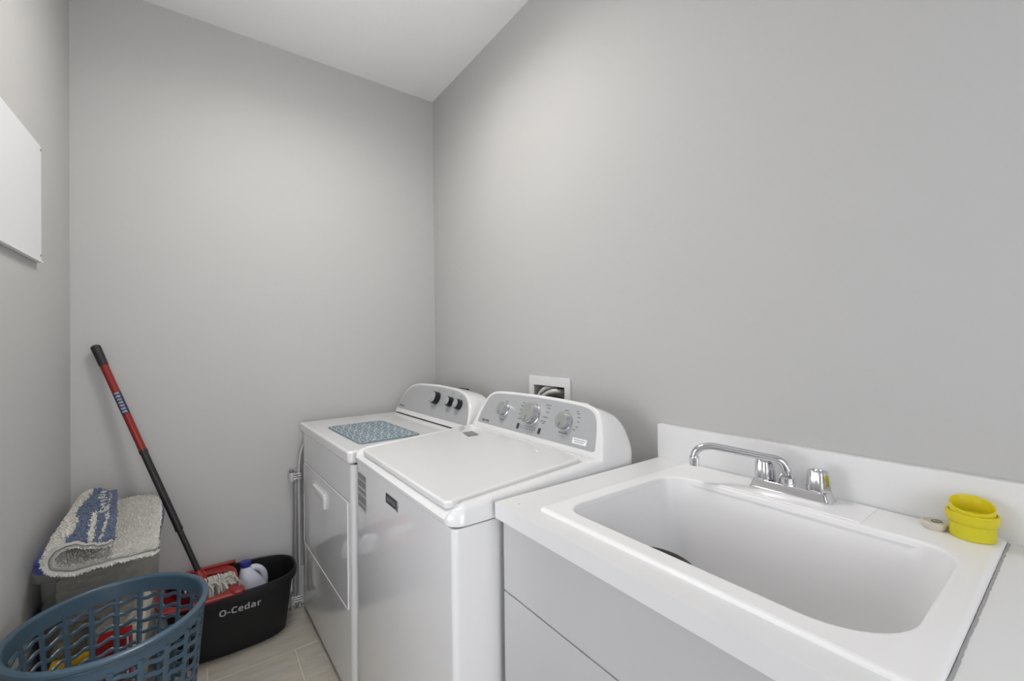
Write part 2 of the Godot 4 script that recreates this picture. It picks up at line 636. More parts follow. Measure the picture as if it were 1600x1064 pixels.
	var tex := picture(420, 240, func(u: float, w: float) -> Color:
		var X := u * 0.42
		var Y := w * 0.24
		var cell := 0.07
		var row := floorf(Y / cell)
		var cx := (fposmod(X / cell + (0.5 if int(row) % 2 else 0.0), 1.0) - 0.5) * cell
		var cy := (fposmod(Y / cell, 1.0) - 0.5) * cell
		var r := Vector2(cx, cy).length()
		var a := atan2(cy, cx)
		var petal := sin(a * 8.0 + r * 130.0)
		var ringy := sin(r * 560.0 + 1.6 * sin(a * 8.0))
		var s := 0.42 + 0.22 * petal + 0.28 * ringy + 0.55 * n1.get_noise_2d(X * 260.0, Y * 260.0)
		var c := Color(0.40, 0.47, 0.51).lerp(Color(0.83, 0.86, 0.87), smoothstep(0.42, 0.8, s))
		if r < 0.006:
			c = Color(0.92, 0.93, 0.93)
		elif r < 0.0095:
			c = Color(0.33, 0.40, 0.45)
		if minf(minf(X, 0.42 - X), minf(Y, 0.24 - Y)) < 0.005:
			c = Color(0.47, 0.53, 0.56)
		return c)
	var mm := relief(mat(Color.WHITE, 0.85, 0.0, 0.2), 0.2, 0.03, 20.0)
	mm.uv1_triplanar = false
	mm.uv1_scale = Vector3.ONE
	mm.albedo_texture = tex
	var pm := MB.new().rbox(Vector3(0, 0.002, 0), Vector3(0.42, 0.004, 0.245), 0.0018, 2, 0.022)
	for i in pm.v.size():
		pm.uv[i] = Vector2(pm.v[i].x / 0.425 + 0.5, pm.v[i].z / 0.245 + 0.5)
	var mo := part("drying_mat", pm, mm)
	mo.position = Vector3(0.487, 0.8813, 0.528)
	mo.rotation.y = 0.045
	tag(mo, "thin grey-blue patterned drying mat lying on the white dryer top", "mat")


func washer() -> void:
	var x0 := 0.803
	var x1 := 1.5
	var zf := 0.692
	var zb := 0.105
	var xc := (x0 + x1) / 2
	var wd := x1 - x0
	var root := thing("washing_machine", "white top-loading washing machine with a silver three-knob console beside the sink", "washing machine", Vector3(x0, 0, zf))
	var L := Transform3D(Basis(), -root.position)
	var put := func(called: String, b: MB, m: Material, parent: Node3D, crease := 40.0) -> MeshInstance3D:
		return part(called, MB.new().add(b, L), m, parent, crease)
	put.call("cabinet_body", MB.new().rbox(Vector3(xc, 0.4415, (zb + zf - 0.008) / 2), Vector3(wd - 0.012, 0.8295, zf - 0.008 - zb), 0.003, 3, 0.014), white_enamel, root)
	put.call("plinth", MB.new().box(Vector3(xc, 0.014, (zb + zf) / 2 - 0.02), Vector3(wd - 0.05, 0.028, zf - zb - 0.06)), dark_gap, root)
	put.call("seam", MB.new().rbox(Vector3(xc, 0.857, (zb + zf) / 2 - 0.005), Vector3(wd - 0.018, 0.008, zf - zb - 0.014), 0.001, 2, 0.02), dark_gap, root)
	# top panel: a rounded frame that rises towards the back, sunk a little under the lid
	var rise := func(p: Vector3) -> Vector3:
		var k := clampf((zf - p.z) / (zf - 0.24), 0.0, 1.0)
		var w := clampf((p.y - 0.866) / 0.02, 0.0, 1.0)
		return p + Vector3(0, 0.034 * k * w, 0)
	var rings := []
	var zc := (zb + zf) / 2
	var hz := (zf - zb) / 2
	for q in [[0.006, 0.8595], [0.001, 0.861], [0.0, 0.866], [0.0, 0.878], [0.004, 0.888], [0.012, 0.8955], [0.024, 0.8985], [0.034, 0.8975], [0.040, 0.894], [0.042, 0.889]]:
		var inset: float = q[0]
		# the front lip stays lower than the sides
		var ring := MB.rrect(Vector3(xc, q[1], zc), wd / 2 - inset, hz - inset, [maxf(0.036 - inset * 0.6, 0.012)], 8)
		rings.append(ring)
	var top := MB.new().loft(rings)
	top.warp(func(p: Vector3) -> Vector3:
		var f := smoothstep(zf - 0.05, zf - 0.02, p.z) * clampf((p.y - 0.870) / 0.02, 0.0, 1.0)
		return Vector3(p.x, p.y - 0.019 * f * (1.0 - smoothstep(wd / 2 - 0.045, wd / 2 - 0.02, absf(p.x - xc)) * 0.9), p.z))
	top.warp(rise)
	put.call("top_panel", top, white_enamel, root, 50.0)
	# lid
	var lid := MB.new().rbox(Vector3(xc, 0.890, (0.268 + zf - 0.014) / 2), Vector3(wd - 0.098, 0.017, zf - 0.014 - 0.268), 0.005, 3, 0.018)
	lid.warp(rise)
	put.call("lid", lid, white_enamel, root, 50.0)
	# light back deck under the console
	var deck := MB.new().rbox(Vector3(xc, 0.905, 0.19), Vector3(wd - 0.01, 0.03, 0.16), 0.008, 3, 0.03)
	put.call("back_deck", deck, white_enamel, root)
	var zz := func(y: float) -> float: return 0.226 - (y - 0.942) * 0.405
	var F := []
	for q in [[0.345, 0.912], [0.334, 0.945], [0.322, 0.98], [0.304, 1.018], [0.284, 1.042], [0.25, 1.0555], [0.19, 1.061], [0.1, 1.0635], [0.0, 1.0645]]:
		F.append(Vector3(q[0], q[1], zz.call(q[1])))
	var R := []
	for q in [[0.3475, 0.894], [0.347, 0.93], [0.338, 0.962], [0.319, 0.995], [0.295, 1.017], [0.262, 1.031], [0.2, 1.039], [0.1, 1.042], [0.0, 1.043]]:
		R.append(Vector3(q[0], q[1], 0.112))
	var con: MeshInstance3D = put.call("console", console_body(F, R, xc), white_enamel, root, 50.0)
	var nrm := Vector3(0, 0.3754, 0.9269)
	var up := Vector3(0, 0.9269, -0.3754)
	var G := []
	for q in [[0.300, 0.938], [0.308, 0.9425], [0.3065, 0.95], [0.2985, 0.985], [0.284, 1.022], [0.266, 1.0395], [0.238, 1.0485], [0.19, 1.0525], [0.1, 1.0555], [0.0, 1.0565]]:
		G.append(Vector3(q[0], q[1], zz.call(q[1])))
	put.call("control_panel", slab(MB.new(), outline(G, xc), nrm * 0.0018, 0.001), silver_face, con)
	var onface := func(x: float, y: float) -> Vector3: return Vector3(x, y, zz.call(y)) + nrm * 0.0017 + L.origin
	var ks := mat(Color(0.80, 0.80, 0.81), 0.16, 1.0)
	var kf := mat(Color(0.72, 0.73, 0.715), 0.28, 0.7)
	knob("knob", root, onface.call(0.998, 0.9985), nrm, 0.023, 0.024, ks, kf, 1.12)
	knob("cycle_knob", root, onface.call(1.160, 1.0015), nrm, 0.0335, 0.028, ks, kf, 1.1)
	knob("knob", root, onface.call(1.322, 1.0), nrm, 0.025, 0.025, ks, kf, 1.12)
	lettering("brand_mark", "MAYTAG", 0.0085, print_dark, con, Transform3D(Basis(Vector3.RIGHT, up, nrm), onface.call(0.897, 0.949) + nrm * 0.0004), true)
	var mk := MB.new()
	for q in [[0.985, 1.028, 10], [0.952, 0.991, 6], [0.95, 0.981, 7], [0.985, 0.965, 14], [1.083, 1.033, 8], [1.08, 1.023, 10], [1.078, 1.01, 9], [1.078, 0.995, 9], [1.084, 0.981, 13], [1.212, 1.038, 16], [1.216, 1.029, 11], [1.216, 1.017, 10], [1.212, 1.001, 14], [1.207, 0.988, 16], [1.21, 0.982, 8], [1.3, 1.032, 11], [1.347, 1.034, 6], [1.352, 1.028, 8], [1.358, 1.018, 8], [1.36, 1.006, 5], [1.358, 0.992, 6], [1.35, 0.983, 7], [1.308, 0.968, 26]]:
		plate(mk, onface.call(q[0] + 0.013 - q[2] * 0.0008, q[1] - 0.0012) + nrm * 0.0002, Vector3(q[2] * 0.0016, 0, 0), up * 0.0024, 0.0003)
	part("panel_marking", mk, mat(Color(0.40, 0.405, 0.42), 0.6), con).set_meta("kind", "stuff")
	var lamps := MB.new()
	for i in 7:
		plate(lamps, onface.call(1.114 + i * 0.0125, 0.9535) + nrm * 0.0002, Vector3(0.004, 0, 0), up * 0.003, 0.0003)
		plate(lamps, onface.call(1.1125 + i * 0.0125, 0.961) + nrm * 0.0002, Vector3(0.007, 0, 0), up * 0.0014, 0.0003)
	part("indicator_row", lamps, print_dark, con).set_meta("kind", "stuff")
	for q in [1.094, 1.208]:
		part("push_button", plate(MB.new(), onface.call(q, 0.948) + nrm * 0.0002, Vector3(0.012, 0, 0), up * 0.019, 0.0012), mat(Color(0.22, 0.22, 0.24), 0.4), con)
	var st := plate(MB.new(), onface.call(1.368, 0.9475) + nrm * 0.0002, Vector3(0.056, 0, 0), up * 0.0165, 0.0005)
	var tex := picture(112, 34, func(u: float, w: float) -> Color:
		if u > 0.1 and u < 0.9 and ((w > 0.22 and w < 0.4) or (w > 0.58 and w < 0.76 and u > 0.16 and u < 0.84)):
			return Color(0.62, 0.61, 0.60) if fposmod(u * 15.0, 1.0) < 0.8 else Color(0.85, 0.85, 0.85)
		return Color(0.93, 0.93, 0.93))
	part("sticker", st, printed(tex, 0.5), con)
	# warning label by the hinge, badge and label on the front
	var g1 := plate(MB.new(), Vector3(0.944, 0.9255, 0.352) + L.origin, Vector3(0.06, -0.0009, 0.012), Vector3(0.008, 0.0027, -0.036), 0.0008)
	part("lid_label", g1, mat(Color(0.5, 0.5, 0.5), 0.5), root)
	var fz := zf - 0.008
	var lt := picture(96, 384, func(u: float, w: float) -> Color:
		var gray := Color(0.38, 0.375, 0.375)
		if u < 0.03 or u > 0.97 or w < 0.012 or w > 0.988:
			return Color(0.74, 0.74, 0.74)
		for s in [[0.13, 0.135], [0.165, 0.19], [0.37, 0.42], [0.53, 0.56], [0.575, 0.6], [0.80, 0.835], [0.93, 1.0]]:
			if w > s[0] and w < s[1]:
				return Color(0.76, 0.76, 0.765)
		var line := fposmod(w * 48.0, 1.0)
		return gray.lerp(Color(0.62, 0.62, 0.625), 0.75 if line > 0.62 else 0.12 + 0.2 * fposmod(u * 31.7 + floorf(w * 48.0) * 0.37, 1.0)))
	part("front_label", plate(MB.new(), Vector3(0.828, 0.706, fz) + L.origin, Vector3(0.088, 0, 0), Vector3(0, 0.118, 0), 0.0006), printed(lt, 0.4), root)
	var badge := part("badge", plate(MB.new(), Vector3(1.097, 0.8, fz) + L.origin, Vector3(0.082, 0, 0), Vector3(0, 0.026, 0), 0.0015), mat(Color(0.2, 0.2, 0.21), 0.3), root)
	lettering("badge_lettering", "MAYTAG", 0.0115, mat(Color(0.62, 0.62, 0.63), 0.3, 0.6), badge, Transform3D(Basis(), Vector3(1.138, 0.813, fz + 0.0017) + L.origin), true)
	part("badge_edge", plate(MB.new(), Vector3(1.179, 0.799, fz) + L.origin, Vector3(0.01, 0, 0), Vector3(0, 0.028, 0), 0.002), mat(Color(0.75, 0.75, 0.76), 0.25, 0.8), badge)


# ---------------------------------------------------------------- on the walls
func wall_fittings() -> void:
	# recessed supply box
	var root := thing("washer_outlet_box", "white recessed wall box holding braided hoses above the washing machine console", "outlet box", Vector3(1.013, 1.0, 0.0))
	var o := -root.position
	var fr := MB.new()
	var x0 := 0.893; var x1 := 1.134; var y0 := 0.89; var y1 := 1.1095
	var a0 := 0.922; var a1 := 1.104; var b0 := 0.935; var b1 := 1.0735
	fr.rbox(Vector3((x0 + x1) / 2, (b1 + y1) / 2, 0.004) + o, Vector3(x1 - x0, y1 - b1, 0.008), 0.002, 2)
	fr.rbox(Vector3((x0 + x1) / 2, (b0 + y0) / 2, 0.004) + o, Vector3(x1 - x0, b0 - y0, 0.008), 0.002, 2)
	fr.rbox(Vector3((x0 + a0) / 2, (b0 + b1) / 2, 0.004) + o, Vector3(a0 - x0, b1 - b0 + 0.004, 0.008), 0.002, 2)
	fr.rbox(Vector3((x1 + a1) / 2, (b0 + b1) / 2, 0.004) + o, Vector3(x1 - a1, b1 - b0 + 0.004, 0.008), 0.002, 2)
	part("frame", fr, white_plastic, root)
	var bx := MB.new()
	var d := 0.085
	bx.box(Vector3((a0 + a1) / 2, (b0 + b1) / 2, -d) + o, Vector3(a1 - a0, b1 - b0, 0.003))
	bx.box(Vector3(a0 - 0.001, (b0 + b1) / 2, -d / 2) + o, Vector3(0.002, b1 - b0, d))
	bx.box(Vector3(a1 + 0.001, (b0 + b1) / 2, -d / 2) + o, Vector3(0.002, b1 - b0, d))
	bx.box(Vector3((a0 + a1) / 2, b1 + 0.001, -d / 2) + o, Vector3(a1 - a0, 0.002, d))
	bx.box(Vector3((a0 + a1) / 2, b0 - 0.001, -d / 2) + o, Vector3(a1 - a0, 0.002, d))
	part("box", bx, mat(Color(0.72, 0.72, 0.72), 0.5), root)
	var valve_m := mat(Color(0.55, 0.53, 0.5), 0.3, 0.8)
	for vx in [1.0, 1.058]:
		var vb := MB.new()
		vb.lathe([Vector2(0, 0), Vector2(0.011, 0), Vector2(0.011, 0.02), Vector2(0.015, 0.022), Vector2(0.015, 0.04), Vector2(0.009, 0.042), Vector2(0.009, 0.05), Vector2(0, 0.05)], 14, Transform3D(Basis(Vector3.RIGHT, Vector3(0, 0, 1), Vector3.DOWN), Vector3(vx, 1.05, -0.083) + o))
		part("valve", vb, valve_m, root)
	var braid := mat(Color(0.82, 0.82, 0.80), 0.4, 0.3)
	var hose := func(pts: Array, label: String) -> void:
		var p := MB.smooth(pts, 8)
		var rad := []
		for i in p.size():
			rad.append(0.0085 + (0.0007 if i % 2 else 0.0))
		var t := part("braided_hose", MB.new().tube(p, rad, 12), braid)
		tag(t, label, "hose", "braided hoses in the wall box")
	hose.call([Vector3(1.058, 1.05, -0.05), Vector3(1.062, 1.054, -0.02), Vector3(1.046, 1.056, 0.008), Vector3(1.010, 1.043, 0.014), Vector3(0.984, 1.016, 0.022), Vector3(0.970, 0.96, 0.032), Vector3(0.962, 0.8, 0.05)], "braided metal supply hose curving out of the wall box, the nearer one")
	hose.call([Vector3(1.0, 1.052, -0.06), Vector3(1.0, 1.062, -0.03), Vector3(0.985, 1.062, -0.005), Vector3(0.957, 1.038, 0.002), Vector3(0.946, 1.0, 0.012), Vector3(0.94, 0.95, 0.022), Vector3(0.932, 0.8, 0.04)], "braided metal supply hose curving out of the wall box, the one further behind")
	var dr := MB.new().tube(MB.smooth([Vector3(1.072, 0.95, -0.04), Vector3(1.068, 0.99, -0.04), Vector3(1.05, 1.018, -0.022), Vector3(1.022, 1.02, 0.016), Vector3(1.005, 0.97, 0.045), Vector3(1.0, 0.8, 0.06)], 8), 0.014, 14)
	tag(part("drain_hose", dr, mat(Color(0.33, 0.33, 0.34), 0.5)), "dark grey ribbed drain hose bent over in the wall box", "hose")
	part("drain_cap", MB.new().lathe([Vector2(0, 0), Vector2(0.014, 0), Vector2(0.014, 0.024), Vector2(0.011, 0.027), Vector2(0, 0.027)], 18, Transform3D(Basis(), Vector3(1.085, 1.0, -0.02) + o)), white_plastic, root)

	# the dryer's plug on the wall and a plate right of the box
	var ot := thing("power_outlet", "wall outlet with a dark power plug just above the dryer console", "outlet", Vector3(0.358, 0.975, 0.0))
	part("plate", MB.new().rbox(Vector3(0, -0.03, 0.003), Vector3(0.075, 0.115, 0.006), 0.002, 2), white_plastic, ot)
	part("plug", MB.new().rbox(Vector3(0, 0.006, 0.022), Vector3(0.092, 0.068, 0.036), 0.008, 3), mat(Color(0.17, 0.17, 0.17), 0.5), ot)
	var pl := thing("cover_plate", "plain white cover plate low on the wall beside the recessed wall box", "wall plate", Vector3(1.19, 0.9685, 0.0))
	part("plate", MB.new().rbox(Vector3(0, 0, 0.004), Vector3(0.078, 0.118, 0.008), 0.003, 2), white_plastic, pl)
	part("screw", MB.new().lathe([Vector2(0, 0.0), Vector2(0.003, 0), Vector2(0.0025, 0.0012), Vector2(0, 0.0014)], 12, Transform3D(Basis(Vector3.RIGHT, Vector3(0, 0, 1), Vector3.DOWN), Vector3(0, 0.042, 0.0078))), chrome, pl)

	# electrical panel cover on the left wall
	var ep := thing("panel_cover", "large flat white metal panel cover screwed to the left wall", "panel", Vector3(0.60, 1.676, W))
	var pb := MB.new().rbox(Vector3(0, 0, -0.006), Vector3(0.39, 0.352, 0.011), 0.003, 2)
	part("cover_sheet", pb, mat(Color(0.88, 0.885, 0.89), 0.4), ep)
	part("bottom_flange", MB.new().rbox(Vector3(0, -0.1735, -0.008), Vector3(0.392, 0.006, 0.014), 0.0015, 2), mat(Color(0.9, 0.9, 0.9), 0.4), ep)
	for sx in [-0.186, 0.186]:
		for sy in [-0.155, 0.163]:
			part("screw", MB.new().lathe([Vector2(0, 0.0), Vector2(0.0042, 0), Vector2(0.0035, 0.0016), Vector2(0, 0.002)], 12, Transform3D(Basis(Vector3.RIGHT, Vector3(0, 0, -1), Vector3.UP), Vector3(sx, sy, -0.0112))), mat(Color(0.5, 0.5, 0.5), 0.4, 0.7), ep)


# ---------------------------------------------------------------- sink and its cabinet
func vanity() -> void:
	var cx0 := 1.514
	var cx1 := 2.95
	var lam := mat(Color(0.885, 0.886, 0.888), 0.32)
	var cab_m := mat(Color(0.77, 0.77, 0.775), 0.38)
	var cab := thing("sink_cabinet", "white slab-front base cabinet under the sink counter", "cabinet", Vector3(cx0, 0, 0.575))
	var L := Transform3D(Basis(), -cab.position)
	var put := func(called: String, b: MB, m: Material, parent: Node3D) -> MeshInstance3D:
		return part(called, MB.new().add(b, L), m, parent)
	var bb := MB.new()
	var xa := cx0 + 0.003
	# an open-topped carcass, so that the sink's bowl hangs inside it
	bb.box(Vector3(xa + 0.009, 0.434, 0.288), Vector3(0.018, 0.868, 0.536))
	bb.box(Vector3(cx1 - 0.009, 0.434, 0.288), Vector3(0.018, 0.868, 0.536))
	bb.box(Vector3((xa + cx1) / 2, 0.10, 0.288), Vector3(cx1 - xa - 0.036, 0.018, 0.534))
	bb.box(Vector3((xa + cx1) / 2, 0.48, 0.024), Vector3(cx1 - xa - 0.036, 0.74, 0.008))
	bb.box(Vector3((xa + cx1) / 2, 0.05, 0.5), Vector3(cx1 - xa - 0.036, 0.09, 0.016))
	bb.box(Vector3((xa + cx1) / 2, 0.709, 0.548), Vector3(cx1 - xa - 0.036, 0.03, 0.014))
	put.call("body", bb, cab_m, cab)
	put.call("drawer_front", MB.new().rbox(Vector3(xa + 0.36, 0.787, 0.566), Vector3(0.72, 0.153, 0.018), 0.0015, 2), cab_m, cab)
	put.call("drawer_front", MB.new().rbox(Vector3((xa + 0.723 + cx1) / 2, 0.787, 0.566), Vector3(cx1 - xa - 0.723, 0.153, 0.018), 0.0015, 2), cab_m, cab)
	put.call("door", MB.new().rbox(Vector3(xa + 0.36, 0.4055, 0.566), Vector3(0.72, 0.603, 0.018), 0.0015, 2), cab_m, cab)
	put.call("door", MB.new().rbox(Vector3((xa + 0.723 + cx1) / 2, 0.4055, 0.566), Vector3(cx1 - xa - 0.723, 0.603, 0.018), 0.0015, 2), cab_m, cab)

	# counter with a cut-out, and its backsplash
	var ct := thing("countertop", "white laminate countertop around the sink, beside the washing machine", "countertop", Vector3(cx0, 0.868, 0.594))
	var C := Transform3D(Basis(), -ct.position)
	var h0 := 1.63; var h1 := 2.17; var g0 := 0.10; var g1 := 0.53
	var cb := MB.new()
	var y := 0.885
	var th := 0.034
	cb.box(Vector3((cx0 + h0) / 2, y, 0.298), Vector3(h0 - cx0, th, 0.592))
	cb.box(Vector3((h1 + cx1) / 2, y, 0.298), Vector3(cx1 - h1, th, 0.592))
	cb.box(Vector3((h0 + h1) / 2, y, (0.002 + g0) / 2), Vector3(h1 - h0, th, g0 - 0.002))
	cb.box(Vector3((h0 + h1) / 2, y, (g1 + 0.594) / 2), Vector3(h1 - h0, th, 0.594 - g1))
	part("slab", MB.new().add(cb, C), lam, ct)
	part("backsplash", MB.new().add(MB.new().rbox(Vector3((cx0 + cx1) / 2, 0.951, 0.0100), Vector3(cx1 - cx0, 0.1, 0.0200), 0.0022, 2), C), lam, ct)
	part("fleck", MB.new().add(MB.new().lathe([Vector2(0, 0), Vector2(0.002, 0), Vector2(0.0015, 0.0003), Vector2(0, 0.0004)], 10, Transform3D(Basis(), Vector3(1.556, 0.902, 0.56))), C), mat(Color(0.5, 0.5, 0.5), 0.6), ct)

	# drop-in sink: one moulded shell, rim, bowl and floor
	var sk := thing("utility_sink", "white moulded drop-in utility sink with a deep rectangular bowl", "sink", Vector3(1.896, 0.902, 0.30))
	var S := Transform3D(Basis(), -sk.position)
	var ox0 := 1.607; var ox1 := 2.187; var oz0 := 0.024; var oz1 := 0.549
	var bx0 := 1.641; var bx1 := 2.153; var bz0 := 0.147; var bz1 := 0.511
	var oc := Vector3((ox0 + ox1) / 2, 0, (oz0 + oz1) / 2)
	var bc := Vector3((bx0 + bx1) / 2, 0, (bz0 + bz1) / 2)
	var ohx := (ox1 - ox0) / 2; var ohz := (oz1 - oz0) / 2
	var bhx := (bx1 - bx0) / 2; var bhz := (bz1 - bz0) / 2
	var rings := []
	var N := 10
	for q in [[0.0, 0.9015], [0.0005, 0.905], [0.002, 0.9075], [0.005, 0.9088], [0.008, 0.909]]:
		rings.append(MB.rrect(oc + Vector3(0, q[1], 0), ohx - q[0], ohz - q[0], [0.008], N))
	# [inset, height]; corner radii front right, front left, back left, back right
	for q in [[-0.006, 0.909], [-0.0035, 0.9088], [-0.0015, 0.9081], [0.0, 0.9068], [0.0010, 0.9048], [0.0016, 0.902], [0.0045, 0.888], [0.011, 0.86], [0.019, 0.78], [0.027, 0.70], [0.032, 0.665], [0.042, 0.645], [0.06, 0.634], [0.09, 0.629], [0.16, 0.626]]:
		var e: float = q[0]
		rings.append(MB.rrect(bc + Vector3(0, q[1], 0), bhx - e, bhz - e, [0.095 + e * 0.2, 0.045 + e * 0.3, 0.062 + e * 0.2, 0.06 + e * 0.2], N))
	# and back up on the outside, so that the shell has a thickness
	for q in [[0.16, 0.620], [0.05, 0.626], [0.026, 0.66], [0.004, 0.86], [0.0035, 0.8985]]:
		var e: float = q[0]
		rings.append(MB.rrect(bc + Vector3(0, q[1], 0), bhx - e, bhz - e, [0.065, 0.045, 0.055, 0.05], N))
	rings.append(MB.rrect(oc + Vector3(0, 0.9015, 0), ohx - 0.008, ohz - 0.008, [0.006], N))
	rings.append(rings[0])
	var sink_m := mat(Color(0.93, 0.928, 0.93), 0.34)
	var shell := MB.new().loft(rings, true, false, false)
	# floor of the bowl
	shell.loft([MB.rrect(bc + Vector3(0, 0.620, 0), bhx - 0.16, bhz - 0.16, [0.02], N), MB.rrect(bc + Vector3(0, 0.626, 0), bhx - 0.16, bhz - 0.16, [0.02], N)])
	part("basin", MB.new().add(shell, S), sink_m, sk, 35.0)
	var pad := MB.new()
	pad.rbox(Vector3(1.891, 0.9087, 0.086), Vector3(0.264, 0.005, 0.106), 0.002, 3, 0.004)
	part("faucet_ledge", MB.new().add(pad, S), sink_m, sk)
	# worn bead of sealant along the right edge of the rim
	var bead := []
	var nb := noise(9.0, 3, 3)
	for i in 60:
		var z := 0.03 + 0.52 * i / 59.0
		bead.append(Vector3(ox1 + 0.0015 + 0.0012 * nb.get_noise_1d(z * 8.0), 0.902, z))
	part("sealant", MB.new().add(MB.new().tube(PackedVector3Array(bead), 0.0019, 6), S), mat(Color(0.62, 0.62, 0.62), 0.7), sk)

	faucet()
	# dark pan in the bowl
	var pan := thing("pot", "round dark grey metal pot inside the white sink bowl", "pot", Vector3(1.756, 0.6275, 0.40))
	var pr := []
	var ph := 0.174
	for q in [[0.0, 0.0], [0.072, 0.0], [0.080, 0.006], [0.087, ph - 0.012], [0.091, ph - 0.002], [0.0915, ph], [0.09, ph + 0.0005], [0.087, ph - 0.003], [0.0845, ph - 0.014], [0.076, 0.008], [0.0, 0.004]]:
		pr.append(Vector2(q[0], q[1]))
	part("bowl", MB.new().lathe(pr, 56), mat(Color(0.36, 0.35, 0.345), 0.35, 0.6), pan)

	# stopper and yellow scoop cup
	var sp := thing("drain_stopper", "cream rubber sink stopper with a metal ring beside the yellow cup", "stopper", Vector3(2.106, 0.9092, 0.062))
	part("plug", MB.new().lathe([Vector2(0, 0), Vector2(0.0155, 0), Vector2(0.0185, 0.008), Vector2(0.019, 0.0105), Vector2(0.018, 0.0122), Vector2(0.0135, 0.0125), Vector2(0.0125, 0.0112), Vector2(0.003, 0.0112), Vector2(0.002, 0.0135), Vector2(0, 0.0138)], 36), mat(Color(0.80, 0.775, 0.735), 0.55), sp)
	var rg := PackedVector3Array()
	for i in 20:
		var a := TAU * i / 20
		rg.append(Vector3(0.0065 * cos(a) + 0.003, 0.0130 + 0.0006 * cos(a), 0.0065 * sin(a)))
	part("pull_ring", MB.new().tube(rg, 0.0009, 8, true), mat(Color(0.5, 0.48, 0.45), 0.3, 0.9), sp)
	var cup := thing("measuring_cup", "small bright yellow plastic cup standing on the sink's back ledge", "cup", Vector3(2.152, 0.9092, 0.063), 0.0)
	var ym := mat(Color(0.84, 0.78, 0.10), 0.42)
	ym.subsurf_scatter_enabled = true
	ym.subsurf_scatter_strength = 0.15
	part("body", MB.new().lathe([Vector2(0, 0), Vector2(0.0255, 0), Vector2(0.0272, 0.0018), Vector2(0.0282, 0.0245), Vector2(0.0298, 0.0262), Vector2(0.0312, 0.03), Vector2(0.0322, 0.0375), Vector2(0.0322, 0.0415), Vector2(0.0312, 0.0425), Vector2(0.0285, 0.0425), Vector2(0.0272, 0.040), Vector2(0.026, 0.003), Vector2(0, 0.003)], 56), ym, cup)
	var lid := MB.new().lathe([Vector2(0.0245, 0.030), Vector2(0.0268, 0.0305), Vector2(0.0272, 0.054), Vector2(0.0266, 0.0555), Vector2(0.0256, 0.0545), Vector2(0.0252, 0.037), Vector2(0, 0.0365), Vector2(0, 0.032)], 56)
	lid.warp(func(p: Vector3) -> Vector3: return Vector3(p.x, p.y + maxf(0.0, p.y - 0.044) * (-p.z * 26.0 - p.x * 8.0), p.z))
	part("inner_ring", lid, ym, cup)


func faucet() -> void:
	var o := Vector3(1.884, 0.9112, 0.072)
	var t := thing("faucet", "chrome two-handle faucet with a long curved spout on the sink ledge", "faucet", o)
	var rings := []
	for q in [[0.0775, 0.0265, 0.0], [0.0775, 0.0265, 0.003], [0.0755, 0.0245, 0.0045], [0.0715, 0.0205, 0.0175], [0.0695, 0.0185, 0.0195]]:
		rings.append(MB.rrect(Vector3(0, q[2], 0), q[0], q[1], [0.009], 4))
	part("base", MB.new().loft(rings), chrome, t)
	for sx in [-0.052, 0.052]:
		var hs := []
		for q in [[0.0185, 0.018], [0.0215, 0.0215], [0.0215, 0.025], [0.0208, 0.034], [0.0195, 0.05], [0.0185, 0.0585], [0.0165, 0.0615], [0.012, 0.063]]:
			var r := PackedVector3Array()
			for k in 48:
				var a := TAU * k / 48
				var w: float = q[0] * (1.0 + (0.055 * cos(a * 6.0) if q[1] > 0.02 and q[1] < 0.06 else 0.015 * cos(a * 6.0)))
				r.append(Vector3(sx + w * cos(a), q[1], w * sin(a)))
			hs.append(r)
		var h := part("handle", MB.new().loft(hs), chrome, t)
		part("handle_cap", MB.new().lathe([Vector2(0, 0.0625), Vector2(0.011, 0.0625), Vector2(0.0105, 0.0645), Vector2(0, 0.065)], 24, Transform3D(Basis(), Vector3(sx, 0, 0))), chrome, h)
	part("collar", MB.new().lathe([Vector2(0, 0.018), Vector2(0.0165, 0.018), Vector2(0.0165, 0.021), Vector2(0.0145, 0.0225), Vector2(0.0150, 0.0335), Vector2(0.0135, 0.0355), Vector2(0.0105, 0.0405), Vector2(0, 0.0405)], 12, Transform3D(Basis(), Vector3(-0.005, 0, 0.004))), chrome, t, 25.0)
	# spout: up from the collar, over and out across the bowl
	var dir := Vector3(-0.152, 0, 0.083).normalized()
	var base := Vector3(-0.005, 0, 0.004)
	var pts := [base + Vector3(0, 0.03, 0), base + Vector3(0, 0.042, 0), base + Vector3(0, 0.052, 0) + dir * 0.001, base + Vector3(0, 0.064, 0) + dir * 0.008, base + Vector3(0, 0.0705, 0) + dir * 0.022, base + Vector3(0, 0.0735, 0) + dir * 0.045, base + Vector3(0, 0.081, 0) + dir * 0.10, base + Vector3(0, 0.0865, 0) + dir * 0.143, base + Vector3(0, 0.0845, 0) + dir * 0.162, base + Vector3(0, 0.076, 0) + dir * 0.178, base + Vector3(0, 0.066, 0) + dir * 0.184, base + Vector3(0, 0.057, 0) + dir * 0.185]
	part("spout", MB.new().tube(MB.smooth(pts, 6), 0.0082, 20), chrome, t)
	var tip: Vector3 = pts[-1]
	part("aerator", MB.new().lathe([Vector2(0, 0.003), Vector2(0.0104, 0.003), Vector2(0.0108, 0.0015), Vector2(0.0108, -0.006), Vector2(0.0099, -0.007), Vector2(0.0099, -0.018), Vector2(0.0088, -0.0185), Vector2(0, -0.016)], 24, Transform3D(Basis(), tip)), chrome, t)


